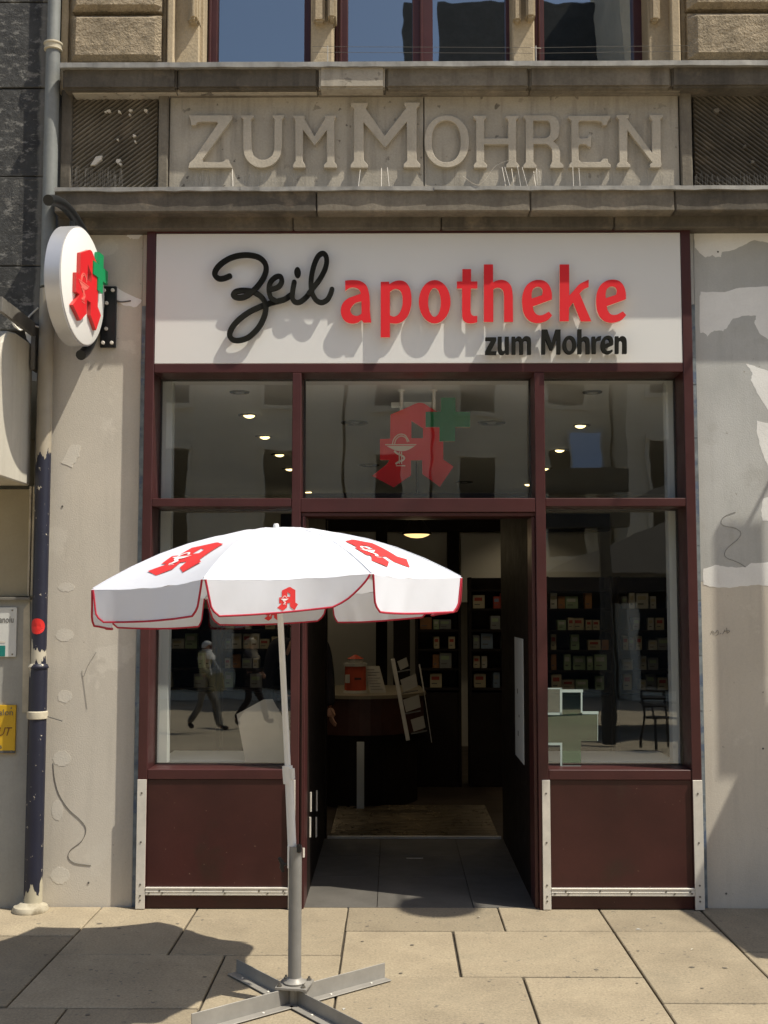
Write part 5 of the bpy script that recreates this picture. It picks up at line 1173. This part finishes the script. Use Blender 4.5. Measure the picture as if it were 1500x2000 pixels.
for x0, y0, x1, y1, s in ((776, 1288, 794, 1305, 4), (782, 1322, 812, 1346, 6), (787, 1362, 818, 1386, 5), (802, 1402, 827, 1425, 4)):
    v4 = [P(x0, y0 + s, Yl - .02), P(x1, y0 - s, Yl), P(x1 + 4, y1 - s, Yl), P(x0 + 6, y1 + s, Yl - .02)]
    MB().add(v4 + [v + Vector((0, .012, 0)) for v in v4], [(0, 1, 2, 3), (7, 6, 5, 4), (0, 4, 5, 1), (1, 5, 6, 2), (2, 6, 7, 3), (3, 7, 4, 0)]).build('leaflet', M['paper'], ls)
    MB().obox(P((x0 + x1) / 2 + 4, y1 + 5, Yl + .02), (.065, 0, .012), (0, .03, 0), (0, 0, .004)).build('rack_tray', M['lamp_rim'], ls)
# ---- shelves with medicine boxes
BC = [mat('box_%s' % n, c, .6, .08, 12, 0, 80, 0) for n, c in (('white', (.44, .43, .38)), ('cream', (.40, .35, .23)), ('green', (.25, .33, .2)), ('orange', (.28, .13, .05)), ('red', (.32, .05, .035)), ('grey', (.19, .2, .2)), ('blue', (.16, .22, .30)))]
protos = {}
def med_box(w_, h_, ci, pos, label, group):
    key = (w_, h_, ci)
    if key not in protos:
        b = MB().box(-w_ / 2, w_ / 2, -.06, .06, 0, h_)
        b.box(-w_ * .38, w_ * .30, -.0615, -.06, h_ * .55, h_ * .82, 1).box(-w_ * .38, w_ * .1, -.0612, -.06, h_ * .25, h_ * .34, 2)
        o = b.build('medicine_box', [BC[ci], BC[(ci * 3 + 1) % 7], M['lamp_rim']], None, .002, origin=(0, 0, 0)); protos[key] = o; COL.objects.unlink(o)
    o = protos[key].copy(); COL.objects.link(o); o.location = pos; o.rotation_euler.z = random.uniform(-.06, .06)
    return props(o, label, 'medicine box', group)
LV = [.905, 1.085, 1.265, 1.445, 1.64]
def shelf_unit(x0, x1, Y, label, blabel, bgroup, density=.85, hues=None, lv=LV):
    t = thing('wall_shelf', ((x0 + x1) / 2, Y + .15, 0), label, 'shelf')
    box('shelf_back', x0, x1, Y + .28, Y + .30, 0, 1.93, M['dark_wood'], t, 0)
    for xx in (x0, x1): box('shelf_side', xx - .012, xx + .012, Y, Y + .279, 0, 1.93, M['dark_wood'], t, 0)
    box('cabinet', x0 + .013, x1 - .013, Y + .02, Y + .279, .0, .86, M['dark_wood'], t, 0)
    for z in lv + [1.82]: box('shelf_board', x0 + .013, x1 - .013, Y + .005, Y + .279, z - .022, z - .001, M['dark_wood'], t, 0)
    for li, z in enumerate(lv):
        xx = x0 + .03; nb_ = 0
        while xx < x1 - .08:
            w_ = random.choice((.05, .06, .075, .09, .11)); h_ = random.choice((.09, .11, .125, .14))
            if xx + w_ > x1 - .02: break
            if random.random() < density:
                ci = random.choice(hues or (0, 0, 1, 1, 2, 5, 3)); nb_ += 1
                lb = '%s %s box, %s from left on the %s shelf %s' % (('white', 'cream', 'green', 'orange', 'red', 'grey', 'blue')[ci], 'slim' if w_ < .08 else 'wide', ('first', 'second', 'third', 'fourth', 'fifth', 'sixth', 'seventh', 'eighth', 'ninth')[nb_ - 1], ('lowest', 'second lowest', 'middle', 'second highest', 'top')[li], blabel)
                med_box(w_, h_, ci, (xx + w_ / 2, Y + .075 + random.uniform(0, .04), z), lb, bgroup)
            xx += w_ + random.uniform(.003, .02) + (random.random() < .12) * .06
    return t
YS = 4.3
shelf_unit(.22, .62, YS, 'dark shelf of boxes just right of the leaflet rack', 'beside the leaflet rack', 'boxes on the shelf right of the leaflet rack', .6)
shelf_unit(.72, 1.12, YS, 'dark shelf of boxes behind the right side of the open doorway', 'right in the doorway', 'boxes on the shelf right in the doorway', .65, (0, 1, 4, 5, 6))
shelf_unit(1.40, 1.98, YS - .3, 'dark shelf of green and cream boxes behind the left half of the right window', 'left in the right window', 'boxes behind the left half of the right window', .98, (0, 1, 2, 1, 2, 3))
shelf_unit(2.05, 2.62, YS - .3, 'dark shelf of boxes behind the right half of the right window', 'right in the right window', 'boxes behind the right half of the right window', .88, (0, 1, 5, 5))
shelf_unit(-2.25, -1.66, YS, 'dark shelf of boxes behind the left edge of the left window', 'left in the left window', 'boxes behind the left edge of the left window', .6)
shelf_unit(-1.6, -1.0, YS, 'dark shelf of boxes behind the middle of the left window', 'mid left window', 'boxes behind the middle of the left window', .6)
box('partition', .0, .16, YS + .3, YS + .42, 0, 2.2, M['dark_wood'], None, 0, label='dark partition beside the shelves at the back of the shop', cat='partition')
for x0, x1 in ((.25, .72), (.90, 1.30)):
    pass
bw = thing('back_panelling', (.7, 6.9, 0), 'grey wall panels with dark uprights high at the back of the shop', 'wall panels')
for x0, x1 in ((-1.2, -.2), (-.1, .62), (.78, 1.46), (1.66, 2.4)): box('wall_panel', x0, x1, 6.85, 6.9, 1.7, 2.5, M['room_wall'], bw, .003)
for x0 in (-.2, .63, 1.47): box('upright', x0, x0 + .13, 6.78, 6.92, 0, 2.6, M['dark_wood'], bw, 0)
box('top_beam', -1.3, 2.5, 6.76, 6.93, 2.52, 2.72, M['dark_wood'], bw, 0)

# ================================================================== people
def skinned(name, pts, edges, m, parent, origin, roots=(0,), sub=2):
    me = bpy.data.meshes.new(name); me.from_pydata([Vector(p[:3]) for p in pts], edges, []); me.materials.append(m)
    o = bpy.data.objects.new(name, me); COL.objects.link(o); o.parent = parent; o.location = Vector(origin) - WL[parent.name]; WL[o.name] = Vector(origin)
    md = o.modifiers.new('skin', 'SKIN'); md.use_smooth_shade = True; md.branch_smoothing = .4
    sv = me.skin_vertices[0].data
    for i, p in enumerate(pts): sv[i].radius = (p[3], p[4] if len(p) > 4 else p[3]); sv[i].use_root = i in roots
    if sub: s = o.modifiers.new('sub', 'SUBSURF'); s.levels = sub; s.render_levels = sub
    return o
def person(name_loc, heading, label, cl_top, cl_low, pose, scarf=None, group=None, h=1.0):
    """pose: dict of joint overrides in the figure's own frame (x right, y back, z up, facing -y)"""
    t = thing('person', name_loc, label, 'person', group)
    ch, sh = math.cos(heading), math.sin(heading)
    def W(p): return (h * (p[0] * ch - p[1] * sh), h * (p[0] * sh + p[1] * ch), h * p[2], *[r * h for r in p[3:]])
    J = dict(pel=(0, 0, .93), spi=(0, .01, 1.10), che=(0, .01, 1.30), nec=(0, .01, 1.44), hea=(0, -.015, 1.53), top=(0, -.01, 1.64), shl=(-.18, .01, 1.39), shr=(.18, .01, 1.39), ell=(-.23, .03, 1.12), elr=(.23, .03, 1.12), wrl=(-.24, -.04, .88), wrr=(.24, -.04, .88),
             hpl=(-.09, 0, .90), hpr=(.09, 0, .90), knl=(-.10, -.02, .50), knr=(.10, -.02, .50), anl=(-.10, .03, .09), anr=(.10, .03, .09), tol=(-.11, -.13, .03), tor=(.11, -.13, .03)); J.update(pose)
    names = ['pel', 'spi', 'che', 'nec', 'hea', 'top', 'shl', 'ell', 'wrl', 'shr', 'elr', 'wrr', 'hpl', 'knl', 'anl', 'tol', 'hpr', 'knr', 'anr', 'tor']
    rad = dict(pel=(.13, .10), spi=(.115, .09), che=(.135, .10), nec=(.052, .055), hea=(.078, .092), top=(.055, .065), shl=.055, ell=.042, wrl=.028, shr=.055, elr=.042, wrr=.028, hpl=.085, knl=.058, anl=.038, tol=.032, hpr=.085, knr=.058, anr=.038, tor=.032)
    def pt(n, k=1.0, add=0.0):
        r = rad[n]; r = r if isinstance(r, tuple) else (r, r); return W((*J[n], r[0] * k + add, r[1] * k + add))
    E = [(0, 1), (1, 2), (2, 3), (3, 4), (4, 5), (2, 6), (6, 7), (7, 8), (2, 9), (9, 10), (10, 11), (0, 12), (12, 13), (13, 14), (14, 15), (0, 16), (16, 17), (17, 18), (18, 19)]
    skinned('body', [pt(n, .9) for n in names], E, M['skin'], t, name_loc)
    skinned('top', [pt('pel', 1.0, .015), pt('spi', 1, .012), pt('che', 1, .012), pt('nec', .9, .004), pt('shl', 1, .012), pt('ell', 1, .012), pt('wrl', 1, .012), pt('shr', 1, .012), pt('elr', 1, .012), pt('wrr', 1, .012)],
            [(0, 1), (1, 2), (2, 3), (2, 4), (4, 5), (5, 6), (2, 7), (7, 8), (8, 9)], cl_top, t, name_loc)
    skinned('trousers', [pt('pel', .95, .008), pt('hpl', 1, .01), pt('knl', 1, .012), pt('anl', 1, .016), pt('hpr', 1, .01), pt('knr', 1, .012), pt('anr', 1, .016)], [(0, 1), (1, 2), (2, 3), (0, 4), (4, 5), (5, 6)], cl_low, t, name_loc)
    for s in 'lr':
        skinned('shoe', [pt('an' + s, .9, .012), pt('to' + s, 1.1, .01)], [(0, 1)], M['cl_black'], t, name_loc)
        # a hand: palm with four fingers and a thumb, each its own short chain
        wr, el = Vector(J['wr' + s]), Vector(J['el' + s]); d = (wr - el).normalized(); sd = 1 if s == 'r' else -1
        fwd = Vector((0, -1, 0)); fwd = (fwd - d * fwd.dot(d)).normalized(); inn = d.cross(fwd) * -sd
        pts = [(*(wr), .024, .017), (*(wr + d * .045), .036, .016), (*(wr + d * .085), .036, .014)]; ed = [(0, 1), (1, 2)]; roots = [0]
        for k, (off, ln) in enumerate(((.030, .070), (.010, .080), (-.011, .074), (-.030, .058))):
            b0 = wr + d * .072 + fwd * off; i0 = len(pts); cl = inn * .010
            pts += [(*b0, .0095), (*(b0 + d * ln * .45 + cl * .4), .009), (*(b0 + d * ln * .78 + cl * 1.6), .008), (*(b0 + d * ln + cl * 3.0), .0068)]; ed += [(i0, i0 + 1), (i0 + 1, i0 + 2), (i0 + 2, i0 + 3)]; roots.append(i0)
        i0 = len(pts); b0 = wr + d * .02 + fwd * .022
        pts += [(*b0, .013), (*(b0 + d * .032 + fwd * .024 + inn * .006), .011), (*(b0 + d * .062 + fwd * .030 + inn * .014), .0085)]; ed += [(i0, i0 + 1), (i0 + 1, i0 + 2)]; roots.append(i0)
        skinned('hand', [W(p) for p in pts], ed, M['skin'], t, name_loc, roots, 1)
    # face, hair or scarf
    hc = Vector(W(J['hea'])[:3]); fx = Vector((ch, sh, 0)); fy = Vector((-sh, ch, 0)); hc = hc + Vector(name_loc)
    for u in (-.03, .03): MB().lathe(hc + fx * u - fy * .080 + Vector((0, 0, .03)), [(.009, 0), (.006, .006)], 8, -fy).build('eye', M['cl_black'], t)
    MB().add([hc - fy * .079 + Vector((0, 0, .028)), hc - fy * .078 + fx * .013 - Vector((0, 0, .008)), hc - fy * .078 - fx * .013 - Vector((0, 0, .008)), hc - fy * .108 - Vector((0, 0, .004))], [(0, 1, 3), (0, 3, 2), (1, 2, 3), (0, 2, 1)]).build('nose', M['skin'], t)
    MB().obox(hc - fy * .078 - Vector((0, 0, .038)), fx * .02, fy * .006, (0, 0, .004)).build('mouth', M['tower_red'], t)
    for u in (-1, 1): MB().obox(hc + fx * .074 * u + Vector((0, 0, .01)), fx * .007, fy * .014, (0, 0, .024)).build('ear', M['skin'], t, .005)
    hm = scarf or M['hair']; vs = []; fs = []
    for j in range(9):
        th = R(j * 15)
        for i in range(16):
            a = 2 * math.pi * i / 16; front = max(0, -math.sin(a)); tt = th * (1 - .42 * front) if j else 0
            v = fx * math.cos(a) * math.sin(tt) * .088 + fy * math.sin(a) * math.sin(tt) * .105 + Vector((0, 0, math.cos(tt) * .112 + .028))
            vs.append(hc + v + fy * .006)
    fs = [(j * 16 + i, j * 16 + (i + 1) % 16, (j + 1) * 16 + (i + 1) % 16, (j + 1) * 16 + i) for j in range(8) for i in range(16)]
    MB().add(vs, fs).build('headscarf' if scarf else 'hair', hm, t, smooth=True)
    if scarf:
        MB().lathe(hc + Vector((0, 0, -.16)), [(.15, -.08), (.14, -.02), (.09, .05), (.085, .10)], 14).build('scarf_drape', scarf, t, smooth=True)
    return t
# pharmacist: only the forearm shows past the door lining
person((-.72, 2.32, 0), R(20), 'person in black clothes inside the doorway, only forearm and hand showing', M['cl_black'], M['cl_black'],
       dict(shr=(.19, .01, 1.40), elr=(.24, .02, 1.13), wrr=(.235, -.06, .90)))

# ================================================================== the street opposite: seen only in the glass
def opposite(name, x0, x1, Y, z1, m, label, floors, ww=1.3, gable=False):
    t = thing(name, ((x0 + x1) / 2, Y, 0), label, 'building')
    box('wall', x0, x1, Y - 6, Y, -.02, z1, m, t, 0)
    n = max(1, int((x1 - x0) / (ww * 2))); st = (x1 - x0) / n
    for f in range(floors):
        zb = 4.4 + f * 3.6
        if zb + 2.2 > z1: break
        for k in range(n):
            xc = x0 + st * (k + .5)
            fo = MB().box(xc - ww / 2 - .12, xc + ww / 2 + .12, Y, Y + .10, zb - .15, zb).box(xc - ww / 2 - .12, xc - ww / 2, Y, Y + .08, zb, zb + 2.1).box(xc + ww / 2, xc + ww / 2 + .12, Y, Y + .08, zb, zb + 2.1).box(xc - ww / 2 - .12, xc + ww / 2 + .12, Y, Y + .14, zb + 2.1, zb + 2.3).build('window', M['opp_tan'], t)
            MB().box(xc - ww / 2, xc + ww / 2, Y + .002, Y + .02, zb, zb + 2.1).build('pane', M['room_dark'], fo)
            MB().box(xc - ww / 2, xc + ww / 2, Y - .002, Y + .0015, zb, zb + 2.1).build('dark_opening', M['room_dark'], fo)
    for k in range(n):
        xc = x0 + st * (k + .5); MB().box(xc - st * .4, xc + st * .4, Y, Y + .05, .3, 3.2).build('shop_window', M['room_dark'], t)
    if gable:
        MB().add([(x0 - .3, Y + .3, z1), (x1 + .3, Y + .3, z1), (x0 - .3, Y - 6.3, z1), (x1 + .3, Y - 6.3, z1), (x0 - .3, Y - 3, z1 + (3 if gable is True else gable)), (x1 + .3, Y - 3, z1 + (3 if gable is True else gable))], [(0, 1, 5, 4), (2, 4, 5, 3), (0, 4, 2), (1, 3, 5), (0, 2, 3, 1)]).build('roof', M['opp_roof'], t)
    return t
opposite('opposite_building', -26, -9, -29, 13.5, M['opp_tan'], 'tan stone building across the street, mirrored at the left of the glass', 3, 1.3, True)
opposite('opposite_building', -8.9, -1.6, -29, 12.6, M['opp_tan'], 'tan stone building across the street, mirrored left of the doorway in the upper panes', 3, 1.25, True)
opposite('opposite_building', -1.5, 1.2, -29, 15.8, M['opp_tan'], 'narrow tan gabled building straight across the street, mirrored in the middle pane', 3, .8, True)
opposite('opposite_building', 1.3, 7.0, -30, 13.6, M['opp_tan'], 'building with steep dark slate roof across the street, mirrored in the middle upper window', 3, 1.2, 9.8)
opposite('opposite_building', 7.1, 30, -28, 25.0, M['opp_tan'], 'tall tan building across the street, mirrored in the right upper window', 6, 1.4)
sw = thing('open_window', (6.2, -29.7, 5.5), 'tilted open window across the street mirroring the sky, seen in the right upper pane', 'window')
MB().obox((6.16, -29.6, 6.27), (.56, 0, 0), (0, .02, 0), (0, -.3, .86)).build('sash', M['white_enamel'], sw)
MB().obox((6.16, -29.57, 6.27), (.48, 0, 0), (0, .008, 0), (0, -.26, .75)).build('pane', M['mirror'], sw)
# dark market parasol across the street (mirrored in the right window)
mp_ = thing('market_parasol', (3.9, -15.0, 0), 'large dark market parasol across the street, mirrored in the right shop window', 'parasol')
b = MB(); c_ = Vector((5.6, -15, 0)); n4 = [Vector((5.6 + dx, -15 + dy, 2.75)) for dx, dy in ((-3, -2.2), (3, -2.2), (3, 2.2), (-3, 2.2))]; ap = Vector((5.6, -15, 4.1))
b.add(n4 + [ap], [(0, 1, 4), (1, 2, 4), (2, 3, 4), (3, 0, 4)])
for i in range(4): a, e = n4[i], n4[(i + 1) % 4]; b.add([a, e, e - Vector((0, 0, .35)), a - Vector((0, 0, .35))], [(0, 1, 2, 3)])
b.build('parasol_cloth', M['awning'], mp_); MB().tube([(5.6, -15, 0), (5.6, -15, 4.0)], .04, 10).build('parasol_pole', M['steel_beam'], mp_)
gp = thing('sign_gantry', (2.9, -11.5, 0), 'dark post with long crossbar across the street, mirrored in the right shop window', 'post')
box('gantry_post', 3.28, 3.46, -11.6, -11.42, 0, 3.55, M['opp_roof'], gp, 0); box('gantry_beam', 2.2, 3.75, -11.62, -11.4, 3.42, 3.8, M['opp_roof'], gp, 0)
def chair(x, y, rz, label):
    t = thing('cafe_chair', (x, y, 0), label, 'chair', 'cafe chairs in the street'); c_, s_ = math.cos(rz), math.sin(rz)
    def w3(u, v, z): return Vector((x + u * c_ - v * s_, y + u * s_ + v * c_, z))
    for u, v, u2, v2, zt_ in ((-.21, -.2, -.19, -.18, .45), (.21, -.2, .19, -.18, .45), (-.22, .24, -.19, .17, .45), (.22, .24, .19, .17, .45)): MB().tube([w3(u, v, 0), w3(u2, v2, zt_)], .019, 6).build('leg', M['black_steel'], t)
    for u in (-.2, .2): MB().tube([w3(u * .95, .17, .45), w3(u, .25, .86)], .02, 6).build('back_post', M['black_steel'], t)
    for z in (.62, .74, .85): MB().tube([w3(-.2, .17 + (z - .45) * .2, z), w3(.2, .17 + (z - .45) * .2, z)], .034, 6).build('back_slat', M['black_steel'], t)
    for u in (-.24, .24): MB().tube([w3(u, .2, .66), w3(u, -.16, .66), w3(u * .9, -.19, .45)], .016, 6).build('armrest', M['black_steel'], t)
    MB().obox(w3(0, 0, .455), Vector((c_, s_, 0)) * .21, Vector((-s_, c_, 0)) * .2, (0, 0, .012)).build('seat', M['black_steel'], t)
chair(3.95, -10.4, R(165), 'dark metal cafe chair across the street, mirrored at the right of the right window')
chair(4.9, -11.2, R(200), 'dark metal cafe chair further right across the street, mirrored beside the first')
ws = dict(knl=(-.09, -.20, .52), anl=(-.09, -.30, .11), tol=(-.09, -.44, .10), knr=(.09, .04, .50), anr=(.09, .28, .16), tor=(.10, .20, .05), ell=(-.24, .12, 1.13), wrl=(-.23, .02, .93), elr=(.24, -.03, 1.12), wrr=(.22, -.20, 1.0))
pd = person((-3.35, -13.9, 0), R(100), 'person in white headscarf and olive top walking, mirrored in the left window', M['cl_olive'], M['steel_beam'], ws, M['cl_white'], h=.97)
bg_ = thing('shoulder_bag', (-3.1, -13.6, .75), 'yellow shoulder bag carried by the walking person in the headscarf', 'bag')
MB().box(-3.22, -2.95, -13.66, -13.56, .72, 1.02).build('bag_body', M['cl_olive'], bg_, .03, segs=2); MB().tube([(-3.2, -13.61, 1.0), (-3.3, -13.75, 1.36), (-3.0, -13.61, 1.0)], .012, 6).build('bag_strap', M['cl_white'], bg_)
person((-2.75, -15.6, 0), R(95), 'figure in black coat with pale scarf, added for the doubled reflection in the left window', M['cl_black'], M['cl_black'], ws, M['stele_dim'])  # added figure, imitates the doubled reflection of the walker in front
# unseen shade casters beyond the right edge: awning, and a street lamp added for its shadow
aw = thing('side_awning', (4.6, -.6, 2.6), 'charcoal shop awning beyond the right edge of the plaster wall, shading its foot', 'awning')
z3 = 3.30; xa = P(1500, 1392, YP).x + (z3 - P(1500, 1392, YP).z) * .5 / 1.0
b = MB(); b.add([(xa, YP - .01, z3), (xa + 3, YP - .01, z3), (xa + 3, -1.5, 2.75), (xa, -1.5, 2.75)], [(0, 1, 2, 3)]); b.add([(xa, -1.5, 2.75), (xa + 3, -1.5, 2.75), (xa + 3, -1.5, 2.5), (xa, -1.5, 2.5)], [(0, 1, 2, 3)])
b.build('awning_cloth', M['awning'], aw); MB().tube([(xa, YP, z3 - .02), (xa, -1.5, 2.73)], .02, 8).build('awning_arm', M['steel_beam'], aw)
# unseen narrow banner added beyond the right edge: throws the upright band of shade on the plaster
bx_ = P(1447, 1300, YP).x; pb = .45; kx = SUN.x / -SUN.y
bn = thing('shade_banner', (bx_ + kx * pb, YP, 2.7), 'unseen narrow banner added beyond the right edge to cast the upright band of shade', 'banner')
xb = bx_ + kx * pb
box('banner_cloth', xb - .125, xb + .125, YP - pb - .01, YP - pb + .01, 2.62, 3.98, M['awning'], bn, .003)
for z_ in (2.70, 3.9): MB().tube([(xb, YP, z_), (xb, YP - pb, z_)], .012, 8).build('banner_arm', M['black_steel'], bn)
g_ = G(860, 1771); zl = 5.6; lx, ly = g_.x + SUN.x / SUN.z * zl, g_.y + SUN.y / SUN.z * zl
sl_ = thing('shadow_lamp', (lx, .06, zl + .4), 'unseen round lamp added beyond the right edge to cast the round doorway shadow', 'street lamp')  # added out of view, sized to cast the round shadow before the doorway
MB().lathe((lx, ly, zl), [(.225, 0), (.235, .02), (.18, .09), (.06, .16), (.05, .25)], 24).build('lamp_shade', M['black_steel'], sl_, smooth=True)
MB().tube([(lx, ly, zl + .24), (lx, ly, zl + .40), (lx, .03, zl + .40)], .012, 8).build('lamp_arm', M['black_steel'], sl_)

# litter on the slabs
for k, (px, py, s_, lb) in enumerate(((1247, 1816, .018, 'white paper scrap on the slab in front of the right kick panel'), (672, 1972, .014, 'pale crumpled scrap in the joint right of the parasol foot'), (935, 1792, .012, 'tan dry leaf scrap on the slab before the doorway'), (1352, 1855, .013, 'tan dry leaf scrap on the slab at the right'))):
    g_ = G(px, py); a = k * 1.3; ca, sa = math.cos(a) * s_, math.sin(a) * s_
    MB().add([(g_.x - ca, g_.y - sa, .0025), (g_.x + sa * .5, g_.y - ca * .5, .004), (g_.x + ca, g_.y + sa, .0025), (g_.x - sa * .5, g_.y + ca * .5, .006)], [(0, 1, 2, 3)]).build('paper_scrap' if k < 2 else 'dry_leaf', M['paper'] if k < 2 else M['stele'], None, label=lb, cat='litter')
